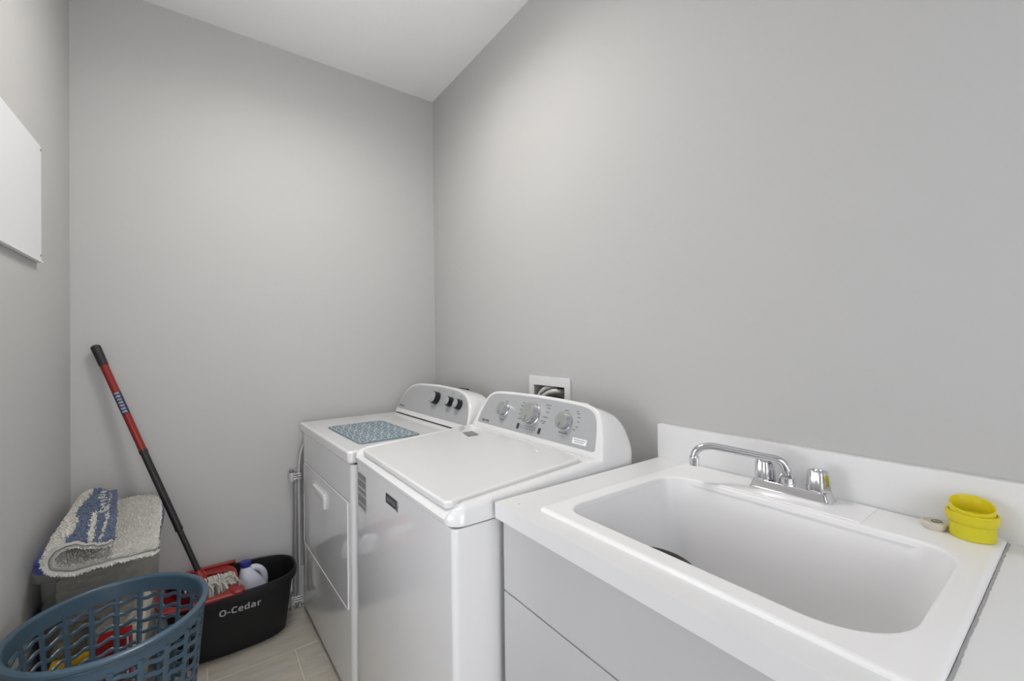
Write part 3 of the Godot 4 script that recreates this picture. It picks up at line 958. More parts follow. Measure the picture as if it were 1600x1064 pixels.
# ---------------------------------------------------------------- bucket, wringer, mop, bleach
func oblong(c: Vector3, hx: float, hz: float, n := 64, e := 2.7) -> PackedVector3Array:
	var r := PackedVector3Array()
	for k in n:
		var a := TAU * k / n
		var ca := cos(a)
		var sa := sin(a)
		r.append(c + Vector3(hx * signf(ca) * pow(absf(ca), 2.0 / e), 0, hz * signf(sa) * pow(absf(sa), 2.0 / e)))
	return r


func bucket_and_mop() -> void:
	var o := Vector3(0.155, 0, 1.0)
	var bm := mat(Color(0.105, 0.105, 0.115), 0.48, 0.0, 0.4)
	var t := thing("mop_bucket", "black oblong plastic mop bucket with white lettering by the far wall", "bucket", o)
	var rings := []
	# [half x, half z, height, shift x]
	for q in [[0.05, 0.15, 0.0, -0.03], [0.080, 0.190, 0.0, -0.032], [0.086, 0.196, 0.006, -0.031], [0.126, 0.219, 0.238, -0.006], [0.1275, 0.220, 0.244, -0.005], [0.139, 0.231, 0.247, 0.0], [0.141, 0.233, 0.251, 0.0], [0.142, 0.234, 0.276, 0.0], [0.1405, 0.2325, 0.281, 0.0], [0.137, 0.229, 0.282, 0.0], [0.133, 0.225, 0.279, 0.0], [0.124, 0.216, 0.24, -0.004], [0.082, 0.190, 0.012, -0.031], [0.05, 0.15, 0.006, -0.03]]:
		rings.append(oblong(Vector3(q[3], q[2], 0), q[0], q[1]))
	part("body", MB.new().loft(rings), bm, t, 30.0)
	# lettering on the sloping front
	var sl := Vector3(0.045, 0.239, 0).normalized()
	var nn := Vector3(0.239, -0.045, 0).normalized()
	lettering("bucket_lettering", "O-Cedar", 0.0262, mat(Color(0.66, 0.66, 0.67), 0.5), t, Transform3D(Basis(Vector3(0, 0, -1), sl, nn), Vector3(0.267 - 0.155, 0.205, 0.983 - 1.0) + nn * 0.001), true, 0.001)

	# red wringer set in one half of the bucket
	var w := thing("mop_wringer", "red plastic wringer basket set in the black mop bucket", "wringer", o - Vector3(0, 0.009, 0))
	var zc := 0.117
	var shell := []
	for q in [[0.1475, 0.132, 0.283, 3.2], [0.149, 0.134, 0.289, 3.2], [0.1475, 0.1325, 0.296, 3.2], [0.132, 0.118, 0.297, 3.2], [0.122, 0.108, 0.293, 3.0], [0.106, 0.096, 0.262, 2.6], [0.082, 0.080, 0.215, 2.3], [0.062, 0.066, 0.155, 2.0], [0.058, 0.062, 0.15, 2.0], [0.058, 0.062, 0.145, 2.0], [0.066, 0.07, 0.15, 2.0], [0.088, 0.086, 0.212, 2.3], [0.112, 0.102, 0.259, 2.6], [0.13, 0.116, 0.284, 3.0], [0.1475, 0.132, 0.283, 3.2]]:
		shell.append(oblong(Vector3(0, q[2], zc), q[0], q[1], 56, q[3]))
	part("basket", MB.new().loft(shell, true, false, false), red_plastic, w)
	part("basket_floor", MB.new().loft([oblong(Vector3(0, 0.145, zc), 0.06, 0.064, 40, 2.0), oblong(Vector3(0, 0.149, zc), 0.06, 0.064, 40, 2.0)]), red_plastic, w)
	# raised hood at the back of the basket and the folded lip at its front
	var hood := []
	for k in 9:
		var a := PI * k / 8
		var r := PackedVector3Array()
		for j in 9:
			var s := -1.0 + 2.0 * j / 8
			r.append(Vector3(-0.112 + 0.075 * sin(a) * 0.5 + 0.055 * (1.0 - cos(a)) * 0.5, 0.288 + 0.028 * sin(a) * (1.0 - 0.5 * s * s), zc - 0.012 + s * 0.098))
		hood.append(r)
	var hb := MB.new().loft(hood, false, false, false)
	for j in range(hood.size()):
		var low := PackedVector3Array()
		for p in hood[j]:
			low.append(p - Vector3(0, 0.004, 0))
		hood[j] = low
	hb.loft(hood, false, false, false)
	part("hood", hb, red_plastic, w, 60.0)
	part("back_rail", MB.new().rbox(Vector3(-0.134, 0.3005, zc - 0.01), Vector3(0.014, 0.014, 0.245), 0.004, 3), red_plastic, w)
	part("front_rail", MB.new().rbox(Vector3(0.143, 0.2945, zc - 0.01), Vector3(0.022, 0.012, 0.262), 0.005, 3), red_plastic, w)
	part("pour_lip", MB.new().rbox(Vector3(0.137, 0.3, -0.008), Vector3(0.042, 0.014, 0.046), 0.0065, 3, 0.016), red_plastic, w)
	part("vent_slot", MB.new().rbox(Vector3(0.06, 0.262, 0.10), Vector3(0.012, 0.006, 0.09), 0.0025, 2), mat(Color(0.42, 0.06, 0.055), 0.4), w)

	# mop: handle in sections, head plate and strands
	var top := Vector3(0.021, 1.252, 1.433)
	var low := Vector3(0.163, 0.335, 1.112)
	var mp := thing("mop", "string mop with a red and black handle leaning into the corner", "mop", low)
	var dir := (low - top)
	var along := func(s: float) -> Vector3: return top + dir * s - low
	var seg := func(called: String, s0: float, s1: float, r0: float, r1: float, m: Material, round0 := false, label := "") -> MeshInstance3D:
		var p := PackedVector3Array()
		var rad := []
		if round0:
			for q in [[0.0, 0.35], [0.002, 0.7], [0.005, 0.93], [0.009, 1.0]]:
				p.append(along.call(s0 + q[0])); rad.append(r0 * q[1])
		else:
			p.append(along.call(s0)); rad.append(r0)
		p.append(along.call(s1)); rad.append(r1)
		return part(called, MB.new().tube(p, rad, 20), m, mp, 40.0, label)
	var grip_m := mat(Color(0.13, 0.13, 0.14), 0.5)
	var red_m := mat(Color(0.53, 0.12, 0.105), 0.36)
	seg.call("grip", 0.0, 0.085, 0.0152, 0.0140, grip_m, true)
	var tube_o: MeshInstance3D = seg.call("upper_tube", 0.083, 0.448, 0.0126, 0.0126, red_m, false, "red upper section")
	var nlab := noise(1.0, 4, 3)
	var labtex := picture(64, 128, func(u: float, v: float) -> Color:
		var base := Color(0.12, 0.14, 0.26)
		if u > 0.16 and u < 0.36 and fposmod(v * 7.0, 1.0) < 0.62 and nlab.get_noise_2d(u * 30.0, v * 40.0) > -0.25:
			base = Color(0.62, 0.65, 0.74)
		elif u > 0.5 and u < 0.75 and nlab.get_noise_2d(u * 16.0, v * 14.0) > 0.1:
			base = Color(0.55, 0.58, 0.68)
		return base)
	var lp := PackedVector3Array([along.call(0.20), along.call(0.29)])
	part("handle_label", MB.new().tube(lp, 0.0129, 20), printed(labtex, 0.4), tube_o)
	seg.call("ferrule", 0.446, 0.462, 0.0138, 0.0138, grip_m)
	seg.call("middle_tube", 0.46, 0.79, 0.0124, 0.0124, grip_m)
	seg.call("collar", 0.785, 0.80, 0.0132, 0.0132, grip_m)
	seg.call("lower_tube", 0.798, 1.0, 0.0098, 0.0098, grip_m)
	var d := dir.normalized()
	part("socket", MB.new().tube(PackedVector3Array([Vector3.ZERO - d * 0.02, d * 0.03, d * 0.055]), [0.016, 0.019, 0.03], 18), red_plastic, mp)
	var sm := relief(mat(Color(0.80, 0.785, 0.75), 0.9, 0.0, 0.2), 0.2, 0.12, 30.0)
	var rg := RandomNumberGenerator.new()
	rg.seed = 11
	var c := Vector3(0.035, -0.048, -0.05)
	for i in 46:
		var a := rg.randf_range(-0.62, 0.05) * PI
		var sp := rg.randf_range(0.025, 0.06)
		var p0 := c + Vector3(rg.randf_range(-0.02, 0.02), rg.randf_range(-0.01, 0.012), rg.randf_range(-0.03, 0.03))
		var out := Vector3(cos(a) * 0.8, 0, sin(a))
		var p1 := p0 + out * sp * 0.5 + Vector3(0, rg.randf_range(0.006, 0.022), 0)
		var p2 := p0 + out * sp + Vector3(rg.randf_range(-0.01, 0.01), rg.randf_range(-0.02, 0.006), rg.randf_range(-0.01, 0.01))
		var p3 := p2 + out * 0.012 + Vector3(0, -rg.randf_range(0.02, 0.05), 0)
		part("strand", MB.new().tube(MB.smooth([p0, p1, p2, p3], 4), [0.0031, 0.0033, 0.0034, 0.0034, 0.0034, 0.0034, 0.0034, 0.0034, 0.0034, 0.0034, 0.0033, 0.0031, 0.0028], 7), sm, mp)
	# the strands gathered along the wringer's mouth
	for i in 40:
		var z := -0.10 + 0.155 * i / 39.0 + rg.randf_range(-0.004, 0.004)
		var x := 0.018 - 0.22 * (z + 0.1) * 0.12
		var q0 := Vector3(x - 0.014, -0.030 + rg.randf_range(-0.004, 0.004), z)
		var q1 := Vector3(x + rg.randf_range(-0.004, 0.004), -0.018 + rg.randf_range(-0.003, 0.006), z - 0.008)
		var q2 := Vector3(x + 0.022, -0.034 + rg.randf_range(-0.01, 0.004), z - 0.014)
		part("strand", MB.new().tube(MB.smooth([q0, q1, q2], 4), 0.0034, 7), sm, mp)

	# bleach bottle
	var bo := thing("bleach_bottle", "white plastic jug with a blue cap standing in the black bucket", "bottle", Vector3(0.135, 0.0135, 0.932))
	var plast := mat(Color(0.78, 0.79, 0.84), 0.38)
	plast.subsurf_scatter_enabled = true
	plast.subsurf_scatter_strength = 0.1
	var bs := []
	for q in [[0.038, 0.048, 0.0, 0.0], [0.044, 0.054, 0.006, 0.0], [0.044, 0.054, 0.19, 0.0], [0.0425, 0.0515, 0.21, 0.002], [0.035, 0.041, 0.242, 0.010], [0.0265, 0.029, 0.268, 0.017], [0.019, 0.0195, 0.288, 0.0225], [0.0155, 0.016, 0.292, 0.0235], [0.0155, 0.016, 0.30, 0.0235]]:
		bs.append(oblong(Vector3(0, q[2], q[3]), q[0], q[1], 36, 2.3))
	part("body", MB.new().loft(bs), plast, bo)
	var hp := MB.smooth([Vector3(0, 0.268, 0.012), Vector3(0, 0.281, -0.004), Vector3(0, 0.272, -0.026), Vector3(0, 0.25, -0.042), Vector3(0, 0.22, -0.0475), Vector3(0, 0.19, -0.045)], 6)
	part("jug_handle", MB.new().tube(hp, 0.0125, 16), plast, bo)
	var cp := []
	for q in [[0.0165, 0.292], [0.0195, 0.294], [0.0205, 0.311], [0.0195, 0.3145], [0.016, 0.3155]]:
		var r := PackedVector3Array()
		for k in 48:
			var a := TAU * k / 48
			var rr: float = q[0] * (1.0 + 0.012 * cos(a * 20.0))
			r.append(Vector3(rr * cos(a), q[1], 0.0235 + rr * sin(a)))
		cp.append(r)
	part("cap", MB.new().loft(cp), mat(Color(0.16, 0.20, 0.50), 0.4), bo)


# ---------------------------------------------------------------- storage bin, bath mat, what is in and by them
func crumple(b: MB, c: Vector3, s: Vector3, sd: int, depth := 0.28) -> MB:
	var n1 := noise(1.0, sd, 3)
	n1.fractal_type = FastNoiseLite.FRACTAL_RIDGED
	var n2 := noise(1.0, sd + 5, 3)
	var rings := []
	for i in 41:
		var th := PI * i / 40.0
		var r := PackedVector3Array()
		for k in 72:
			var a := TAU * k / 72
			var d := Vector3(sin(th) * cos(a), cos(th), sin(th) * sin(a))
			# a pillow-shaped pile rather than a ball
			var e := Vector3(signf(d.x) * pow(absf(d.x), 0.6), signf(d.y) * pow(absf(d.y), 0.7), signf(d.z) * pow(absf(d.z), 0.6))
			var w := 1.0 - depth * 0.5 * (n1.get_noise_3d(d.x * 1.3, d.y * 2.4, d.z * 1.3) * 0.5 + 0.5) - depth * 0.25 * n2.get_noise_3d(d.x * 3.0, d.y * 5.0, d.z * 3.0)
			r.append(c + e * s * w)
		rings.append(r)
	return b.loft(rings)


func bin_and_mat() -> void:
	var x0 := 0.045; var x1 := 0.525; var z0 := 1.222; var z1 := 1.494
	var xc := (x0 + x1) / 2; var zc := (z0 + z1) / 2
	var clear := StandardMaterial3D.new()
	clear.albedo_color = Color(0.76, 0.76, 0.74, 0.15)
	clear.transparency = BaseMaterial3D.TRANSPARENCY_ALPHA
	clear.roughness = 0.3
	var t := thing("storage_bin", "clear plastic storage bin with a purple lid full of linens in the corner", "storage bin", Vector3(xc, 0, zc))
	var rings := []
	var hx := (x1 - x0) / 2
	var hz := (z1 - z0) / 2
	for q in [[0.035, 0.0], [0.031, 0.004], [0.014, 0.572], [0.012, 0.576], [0.002, 0.578], [0.0, 0.581], [0.0, 0.606], [0.004, 0.606], [0.005, 0.584], [0.016, 0.577], [0.034, 0.007], [0.037, 0.004]]:
		rings.append(MB.rrect(Vector3(0, q[1], 0), hx - q[0], hz - q[0], [0.03], 6))
	part("tub", MB.new().loft(rings), clear, t, 30.0)
	var lr := []
	for q in [[0.006, 0.602], [0.002, 0.604], [0.001, 0.608], [0.004, 0.616], [0.012, 0.618], [0.020, 0.610], [0.030, 0.609]]:
		lr.append(MB.rrect(Vector3(0, q[1], 0), hx - q[0], hz - q[0], [0.03], 6))
	var purple := mat(Color(0.29, 0.29, 0.56), 0.3)
	part("lid", MB.new().loft(lr), purple, t, 30.0)
	for e in [-1, 1]:
		var lt := MB.new().rbox(Vector3(0.03, 0.626, e * (hz - 0.016)), Vector3(hx * 2 - 0.12, 0.026, 0.028), 0.009, 3)
		lt.rbox(Vector3(0.03, 0.6105, e * (hz - 0.002)), Vector3(hx * 2 - 0.2, 0.036, 0.006), 0.0025, 2)
		part("latch", lt, purple, t)
	tag(part("flat_case", MB.new().rbox(Vector3(0.33, 0.24, 1.4865), Vector3(0.26, 0.48, 0.008), 0.003, 2), mat(Color(0.05, 0.05, 0.05), 0.7)), "flat black case standing between the clear bin and the wall", "case")

	var cloth := func(called: String, c: Vector3, s: Vector3, sd: int, col: Color, label: String) -> void:
		var m := relief(mat(col, 0.9, 0.0, 0.15), 0.2, 0.05, 10.0)
		m.rim_enabled = true
		m.rim = 0.2
		tag(part(called, crumple(MB.new(), Vector3.ZERO, s, sd), m), label, "cloth", "linens in the storage bin").position = c
	cloth.call("folded_cloth", Vector3(xc + 0.005, 0.113, zc), Vector3(0.205, 0.105, 0.102), 31, Color(0.68, 0.64, 0.58), "taupe cloth bundle at the bottom of the clear bin")
	cloth.call("folded_cloth", Vector3(xc + 0.006, 0.305, zc - 0.03), Vector3(0.218, 0.082, 0.079), 32, Color(0.93, 0.90, 0.83), "cream linen bundle in the middle of the clear bin")
	cloth.call("folded_cloth", Vector3(xc + 0.008, 0.305, zc + 0.084), Vector3(0.214, 0.08, 0.03), 33, Color(0.60, 0.58, 0.38), "olive green cloth tucked along the side of the bin")
	cloth.call("folded_cloth", Vector3(xc + 0.006, 0.485, zc), Vector3(0.224, 0.092, 0.121), 34, Color(0.60, 0.57, 0.52), "grey brown rumpled cloth at the top of the clear bin")

	# folded bath mat on the lid; sections are (z, y) from the free edge of the lower layer round the fold to the free edge of the upper layer
	var prof := [Vector3(0, 0.640, 1.216), Vector3(0, 0.641, 1.24), Vector3(0, 0.640, 1.29), Vector3(0, 0.637, 1.35), Vector3(0, 0.636, 1.40), Vector3(0, 0.642, 1.431), Vector3(0, 0.659, 1.447), Vector3(0, 0.680, 1.446), Vector3(0, 0.695, 1.428), Vector3(0, 0.699, 1.405), Vector3(0, 0.694, 1.38), Vector3(0, 0.685, 1.355), Vector3(0, 0.681, 1.335), Vector3(0, 0.684, 1.312)]
	var mid := MB.smooth(prof, 6)
	var m0 := mid.size()
	var nz := noise(60.0, 8, 2)
	var wav := noise(5.0, 9, 2)
	var xs := 80
	var layer := func(off: float, fluff: float, lay: float) -> Array:
		var rows := []
		for j in xs + 1:
			var fx := float(j) / xs
			var row := PackedVector3Array()
			for i in m0:
				var fi := float(i) / (m0 - 1)
				var tan := (mid[mini(i + 1, m0 - 1)] - mid[maxi(i - 1, 0)]).normalized()
				var nor := Vector3(0, -tan.z, tan.y)   # points outwards: down on the lower layer, up on the upper one
				var upper := smoothstep(0.5, 0.66, fi)
				var xa := lerpf(0.055 + 0.11 * pow(maxf(0.0, 1.0 - fi / 0.16), 2.0), 0.105, upper)
				var xb := 0.556 + 0.010 * upper - 0.02 * pow(maxf(0.0, 1.0 - fi / 0.05), 2.0)
				var p := Vector3(lerpf(xa, xb, fx), mid[i].y, mid[i].z)
				# the flap is folded a little askew: narrower towards the back
				p.z = 1.447 - (1.447 - p.z) * lerpf(1.0, 0.62 + 0.38 * pow(fx, 0.8), upper)
				p.z += (1.0 - upper) * 0.02 * pow(1.0 - fx, 3.0) * (1.0 - fi)
				p.y += 0.012 * (1.0 - fx) + 0.004 * wav.get_noise_2d(fx * 3.0, fi * 3.0)
				p.y -= (0.026 - 0.012 * upper) * pow(fx, 9.0)
				row.append(p + nor * (off + fluff * nz.get_noise_3d(p.x * 4.0, p.y * 4.0 + lay, p.z * 4.0)))
			rows.append(row)
		return rows
	var white_pile := relief(mat(Color(0.84, 0.83, 0.80), 0.95, 0.0, 0.15), 0.12, 0.5, 9.0)
	var root := thing("bath_mat", "fluffy cream bath mat with a blue pattern, folded on the purple-lidded bin", "bath mat", Vector3(0.31, 0.61, 1.35))
	var T := Transform3D(Basis(), -root.position)
	# sheet between two offset surfaces, closed round its edge
	var sheet := func(a: Array, b: Array) -> MB:
		var mb := MB.new()
		var ring_rows := []
		for j in a.size():
			var r := PackedVector3Array()
			for p in a[j]:
				r.append(p)
			for i in range(b[j].size() - 1, -1, -1):
				r.append(b[j][i])
			ring_rows.append(r)
		mb.loft(ring_rows, true, false, false)
		for e in [0, a.size() - 1]:
			for i in a[e].size() - 1:
				mb.quad(a[e][i], a[e][i + 1], b[e][i + 1], b[e][i], Vector2(0.1, 0.5), Vector2(0.1, 0.5), Vector2(0.1, 0.5), Vector2(0.1, 0.5))
		return mb
	var outer: Array = layer.call(0.011, 0.004, 0.0)
	var core: Array = layer.call(0.0, 0.0, 0.0)
	var inner: Array = layer.call(-0.0075, 0.003, 7.0)
	# outer pile carries the woven pattern: u runs along the section, v from the back to the front
	var strokes := []
	for i in 6:
		var y := 0.06 + i * 0.075
		strokes.append([Vector2(0.765 + 0.01 * i * (0.5 if i < 4 else 1.0), y + 0.035), Vector2(0.80 + 0.006 * i, y), 0.0115])
		strokes.append([Vector2(0.885 - 0.004 * i, y + 0.045), Vector2(0.925 - 0.007 * i, y), 0.0115])
	strokes.append([Vector2(0.80, 0.57), Vector2(0.90, 0.49), 0.012])
	strokes.append([Vector2(0.78, 0.61), Vector2(0.785, 0.68), 0.018])
	strokes.append([Vector2(0.785, 0.72), Vector2(0.80, 0.83), 0.016])
	strokes.append([Vector2(0.80, 0.86), Vector2(0.81, 0.98), 0.016])
	strokes.append([Vector2(0.915, 0.55), Vector2(0.905, 0.64), 0.013])
	strokes.append([Vector2(0.925, 0.66), Vector2(0.90, 0.80), 0.015])
	strokes.append([Vector2(0.91, 0.84), Vector2(0.88, 0.98), 0.015])
	var edge_n := noise(1.0, 15, 3)
	var ptex := picture(512, 320, func(u: float, v: float) -> Color:
		var q := Vector2(u, v)
		var j := 0.007 * edge_n.get_noise_2d(u * 130.0, v * 80.0)
		var grain := 0.05 * edge_n.get_noise_2d(u * 400.0, v * 260.0)
		var white := Color(0.84 + grain, 0.83 + grain, 0.80 + grain)
		var left := 0.665 + 0.03 * sin(v * 9.0 + 0.5) * (1.0 if v > 0.4 else 0.4) + j
		if u < left:
			return white
		for s in strokes:
			var a: Vector2 = s[0]
			var b: Vector2 = s[1]
			var ab := (b - a) * Vector2(1.0, 0.75)
			var aq := (q - a) * Vector2(1.0, 0.75)
			var k := clampf(aq.dot(ab) / ab.length_squared(), 0.0, 1.0)
			if (aq - ab * k).length() < s[2] * 1.25 + j:
				return white
		return Color(0.44 + grain, 0.485 + grain, 0.57 + grain))
	var pile := relief(mat(Color.WHITE, 0.95, 0.0, 0.15), 0.12, 0.5, 9.0)
	pile.uv1_triplanar = false
	pile.uv1_scale = Vector3.ONE
	pile.heightmap_scale = 0.35
	pile.albedo_texture = ptex
	var ob: MB = sheet.call(outer, core)
	var nring := m0 * 2
	for i in ob.uv.size():
		var uu := ob.uv[i].x * nring
		ob.uv[i].x = uu / (m0 - 1) if uu <= m0 - 0.5 else clampf((nring - 1 - uu) / (m0 - 1), 0.0, 1.0)
	part("outer_pile", MB.new().add(ob, T), pile, root, 80.0)
	part("inner_pile", MB.new().add(sheet.call(core, inner), T), white_pile, root, 80.0)
	# tufts standing up out of the pile
	var pim := ptex.get_image()
	var tuft := MB.new().tube(PackedVector3Array([Vector3.ZERO, Vector3(0.0004, 0.004, 0), Vector3(0.0014, 0.0075, 0.0004)]), [0.0021, 0.0019, 0.0007], 5).mesh(80.0)
	var tm := mat(Color.WHITE, 0.95, 0.0, 0.1)
	tm.vertex_color_use_as_albedo = true
	var rt2 := RandomNumberGenerator.new()
	rt2.seed = 5
	var spots := []
	var outer_side: Array = layer.call(0.0095, 0.0036, 0.0)
	var inner_side: Array = layer.call(-0.0062, 0.0026, 7.0)
	for pass_n in 2:
		var L2: Array = outer_side if pass_n == 0 else inner_side
		for n in (15000 if pass_n == 0 else 9000):
			var fj := rt2.randf() * xs * 0.9999
			if rt2.randf() < 0.12:
				fj = xs - rt2.randf() * 2.0 - 0.01
			var fi := rt2.randf() * (m0 - 1) * 0.9999
			if pass_n == 0 and fi < m0 * 0.3 and fj < xs - 5:
				continue
			var j0 := int(fj)
			var i0 := int(fi)
			var a: Vector3 = L2[j0][i0]
			var b: Vector3 = L2[j0 + 1][i0]
			var c2: Vector3 = L2[j0][i0 + 1]
			var nn := (b - a).cross(c2 - a).normalized()
			var tan2: Vector3 = (c2 - a).normalized()
			var want := Vector3(0, -tan2.z, tan2.y) * (1.0 if pass_n == 0 else -1.0)
			if nn.dot(want) < 0.0:
				nn = -nn
			var lean := (nn + Vector3(rt2.randf_range(-0.7, 0.7) + (0.5 if fj > xs - 3 else 0.0), rt2.randf_range(-0.5, 0.5), rt2.randf_range(-0.7, 0.7))).normalized()
			var side2 := lean.cross(Vector3(rt2.randf() - 0.5, rt2.randf() - 0.5, rt2.randf() - 0.5)).normalized()
			var k := rt2.randf_range(0.75, 1.25) * (1.0 if pass_n == 0 else 0.7)
			var col := Color(0.84, 0.83, 0.80)
			if pass_n == 0:
				col = pim.get_pixel(clampi(int(fi / (m0 - 1) * 512), 0, 511), clampi(int(fj / xs * 320), 0, 319))
			col = col.srgb_to_linear() * rt2.randf_range(0.85, 1.1)
			col.a = 1.0
			spots.append([Transform3D(Basis(side2 * k, lean * k, side2.cross(lean) * k), a.lerp(b, fj - j0) + (c2 - a) * (fi - i0) - root.position), col])
	var mm2 := MultiMesh.new()
	mm2.transform_format = MultiMesh.TRANSFORM_3D
	mm2.use_colors = true
	mm2.mesh = tuft
	mm2.instance_count = spots.size()
	for i in spots.size():
		mm2.set_instance_transform(i, spots[i][0])
		mm2.set_instance_color(i, spots[i][1])
	var mi := MultiMeshInstance3D.new()
	mi.name = "tufts"
	mi.multimesh = mm2
	mi.material_override = tm
	mi.set_meta("kind", "stuff")
	root.add_child(mi, true)
	# dark binding along the front edge
	var bp := PackedVector3Array()
	for i in m0:
		bp.append(core[xs][i] + Vector3(0.001, 0, 0))
	part("binding", MB.new().add(MB.new().tube(bp, 0.0010, 6), T), mat(Color(0.42, 0.42, 0.40), 0.9), root)

	# two packets on the floor between hamper and bin
	var rt := picture(128, 256, func(u: float, v: float) -> Color:
		if u > 0.93:
			return Color(0.88, 0.86, 0.85)
		if v > 0.10 and v < 0.15 and u > 0.55 and u < 0.82:
			return Color(0.85, 0.83, 0.82)
		if v > 0.42 and v < 0.52 and u > 0.15 and u < 0.8:
			return Color(0.8, 0.78, 0.78)
		return Color(0.62, 0.07, 0.09) if v < 0.6 or v > 0.7 else Color(0.42, 0.04, 0.06))
	var box := func(called: String, x: float, za: float, zb: float, h: float, tex: Texture2D, side: Color, label: String) -> Node3D:
		var r := thing(called, label, "packet", Vector3(x, 0, (za + zb) / 2))
		part("carton", MB.new().rbox(Vector3(0, h / 2, 0), Vector3(0.056, h, absf(za - zb)), 0.003, 2), mat(side, 0.45), r)
		part("front_print", plate(MB.new(), Vector3(0.028, 0.003, maxf(za, zb) - (za + zb) / 2 - 0.003), Vector3(0, 0, -(absf(za - zb) - 0.006)), Vector3(0, h - 0.006, 0), 0.0006), printed(tex, 0.4), r)
		return r
	box.call("detergent_box", 0.545, 1.352, 1.278, 0.388, rt, Color(0.6, 0.06, 0.08), "red carton with white print between the blue hamper and the bin")
	var yt := picture(128, 256, func(u: float, v: float) -> Color:
		if u > 0.66:
			return Color(0.50, 0.06, 0.08)
		if v < 0.045 and u > 0.2:
			return Color(0.14, 0.36, 0.16)
		if u > 0.25 and u < 0.5 and v > 0.07 and v < 0.10:
			return Color(0.16, 0.15, 0.12)
		if v > 0.09 and (u - 0.3) * 0.3 > (0.2 - v):
			return Color(0.2, 0.3, 0.6)
		return Color(0.90, 0.72, 0.12) if v < 0.4 else Color(0.78, 0.60, 0.10))
	box.call("cleaner_box", 0.548, 1.450, 1.362, 0.352, yt, Color(0.7, 0.55, 0.1), "yellow and red carton with a green top strip between the blue hamper and the bin")


# ---------------------------------------------------------------- laundry hamper
func hamper() -> void:
	var c := Vector3(0.79, 0, 1.287)
	var RX := 0.203
	var RZ := 0.193
	var TOP := 0.56
	var t := thing("laundry_hamper", "round blue-grey plastic laundry hamper with a wavy lattice wall", "hamper", c)
	var m := mat(Color(0.25, 0.335, 0.395), 0.33)
	var scale_at := func(y: float) -> float: return lerpf(0.74, 1.0, y / TOP)
	var at := func(a: float, y: float, off := 0.0) -> Vector3:
		var s: float = scale_at.call(y)
		return Vector3((RX * s + off) * cos(a), y, (RZ * s + off) * sin(a))
	var ring := func(y: float, off: float) -> PackedVector3Array:
		var r := PackedVector3Array()
		for k in 120:
			r.append(at.call(TAU * k / 120, y, off))
		return r
	# rolled rim and the plain band below it
	var rr := []
	for q in [[0.516, -0.004], [0.516, 0.001], [0.540, 0.001], [0.5415, 0.0045], [0.543, 0.0055], [0.5445, 0.0045], [0.545, 0.006], [0.548, 0.009], [0.553, 0.011], [0.558, 0.0095], [0.561, 0.005], [0.5615, 0.0], [0.560, -0.004], [0.556, -0.006], [0.551, -0.0055], [0.516, -0.004]]:
		rr.append(ring.call(q[0], q[1] - 0.004))
	part("rim", MB.new().loft(rr, true, false, false), m, t)
	# foot and base plate
	part("foot", MB.new().loft([ring.call(0.0, -0.02), ring.call(0.0, -0.002), ring.call(0.004, 0.001), ring.call(0.06, 0.0), ring.call(0.06, -0.006), ring.call(0.012, -0.006), ring.call(0.008, -0.03)]), m, t)
	var N := 22
	var a0 := deg_to_rad(174.5)
	for k in N:
		var a := a0 + TAU * k / N
		var p := PackedVector3Array()
		for i in 9:
			p.append(at.call(a, lerpf(0.055, 0.522, i / 8.0), -0.0035))
		part("rib", MB.new().tube(p, 0.0034, 8, false, 2.0, Vector3(cos(a), 0, sin(a))), m, t)
	var y := 0.0945
	while y < 0.51:
		var p := PackedVector3Array()
		for k in 264:
			var a := a0 + TAU * k / 264
			p.append(at.call(a, y - 0.0040 * sin(N * (a - a0)), -0.0035))
		part("wavy_bar", MB.new().tube(p, 0.0056, 8, true, 0.55), m, t)
		y += 0.0312


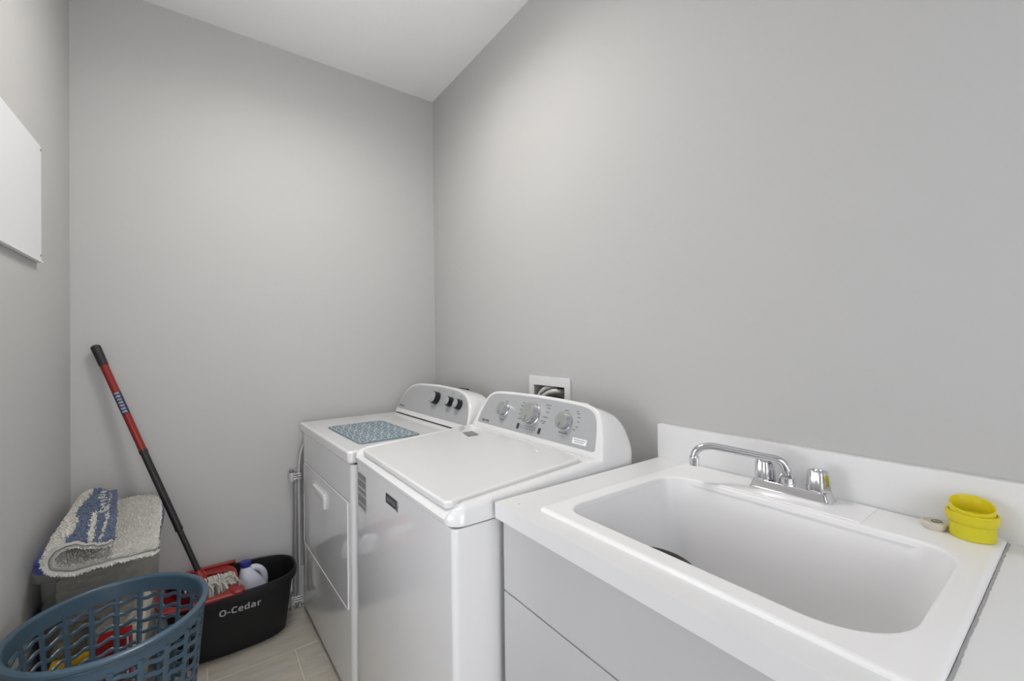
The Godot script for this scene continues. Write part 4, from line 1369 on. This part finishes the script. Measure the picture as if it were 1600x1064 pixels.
# ---------------------------------------------------------------- rack between dryer and wall
func rack() -> void:
	var t := thing("folding_rack", "folded white metal rack standing between the dryer and the far wall", "rack", Vector3(0.03, 0, 0.73))
	var wm := mat(Color(0.74, 0.74, 0.745), 0.28, 0.2)
	var gm := mat(Color(0.60, 0.60, 0.61), 0.3, 0.4)
	var o := -t.position
	part("tube", MB.new().tube(PackedVector3Array([Vector3(0.035, 0.006, 0.731) + o, Vector3(0.035, 0.655, 0.731) + o]), 0.0065, 14), wm, t)
	part("tube", MB.new().tube(PackedVector3Array([Vector3(0.034, 0.02, 0.752) + o, Vector3(0.03, 0.64, 0.743) + o]), 0.010, 14), gm, t)
	part("tube", MB.new().tube(PackedVector3Array([Vector3(0.028, 0.02, 0.70) + o, Vector3(0.028, 0.655, 0.70) + o]), 0.0065, 14), gm, t)
	part("top_bend", MB.new().tube(MB.smooth([Vector3(0.035, 0.65, 0.731) + o, Vector3(0.034, 0.70, 0.727) + o, Vector3(0.034, 0.755, 0.715) + o, Vector3(0.034, 0.80, 0.68) + o, Vector3(0.034, 0.82, 0.63) + o, Vector3(0.034, 0.82, 0.2) + o], 6), 0.0065, 14), wm, t)
	for y in [0.628, 0.05]:
		var j := MB.new()
		j.lathe([Vector2(0, -0.026), Vector2(0.0125, -0.026), Vector2(0.0135, -0.022), Vector2(0.0135, 0.012), Vector2(0.0115, 0.016), Vector2(0, 0.016)], 20, Transform3D(Basis(), Vector3(0.034, y, 0.762) + o))
		for k in 3:
			j.rbox(Vector3(0.036, y - 0.014 + k * 0.011, 0.741) + o, Vector3(0.02, 0.0065, 0.04), 0.0022, 2)
		var c := part("joint", j, wm, t)
		part("joint_cap", MB.new().lathe([Vector2(0, 0.015), Vector2(0.0105, 0.015), Vector2(0.0105, 0.026), Vector2(0.009, 0.0275), Vector2(0, 0.0275)], 20, Transform3D(Basis(), Vector3(0.034, y, 0.762) + o)), mat(Color(0.45, 0.45, 0.45), 0.4), c)
	part("rubber_foot", MB.new().lathe([Vector2(0, 0), Vector2(0.0115, 0), Vector2(0.0115, 0.022), Vector2(0, 0.024)], 18, Transform3D(Basis(), Vector3(0.034, 0, 0.762) + o)), mat(Color(0.6, 0.59, 0.58), 0.6), t)
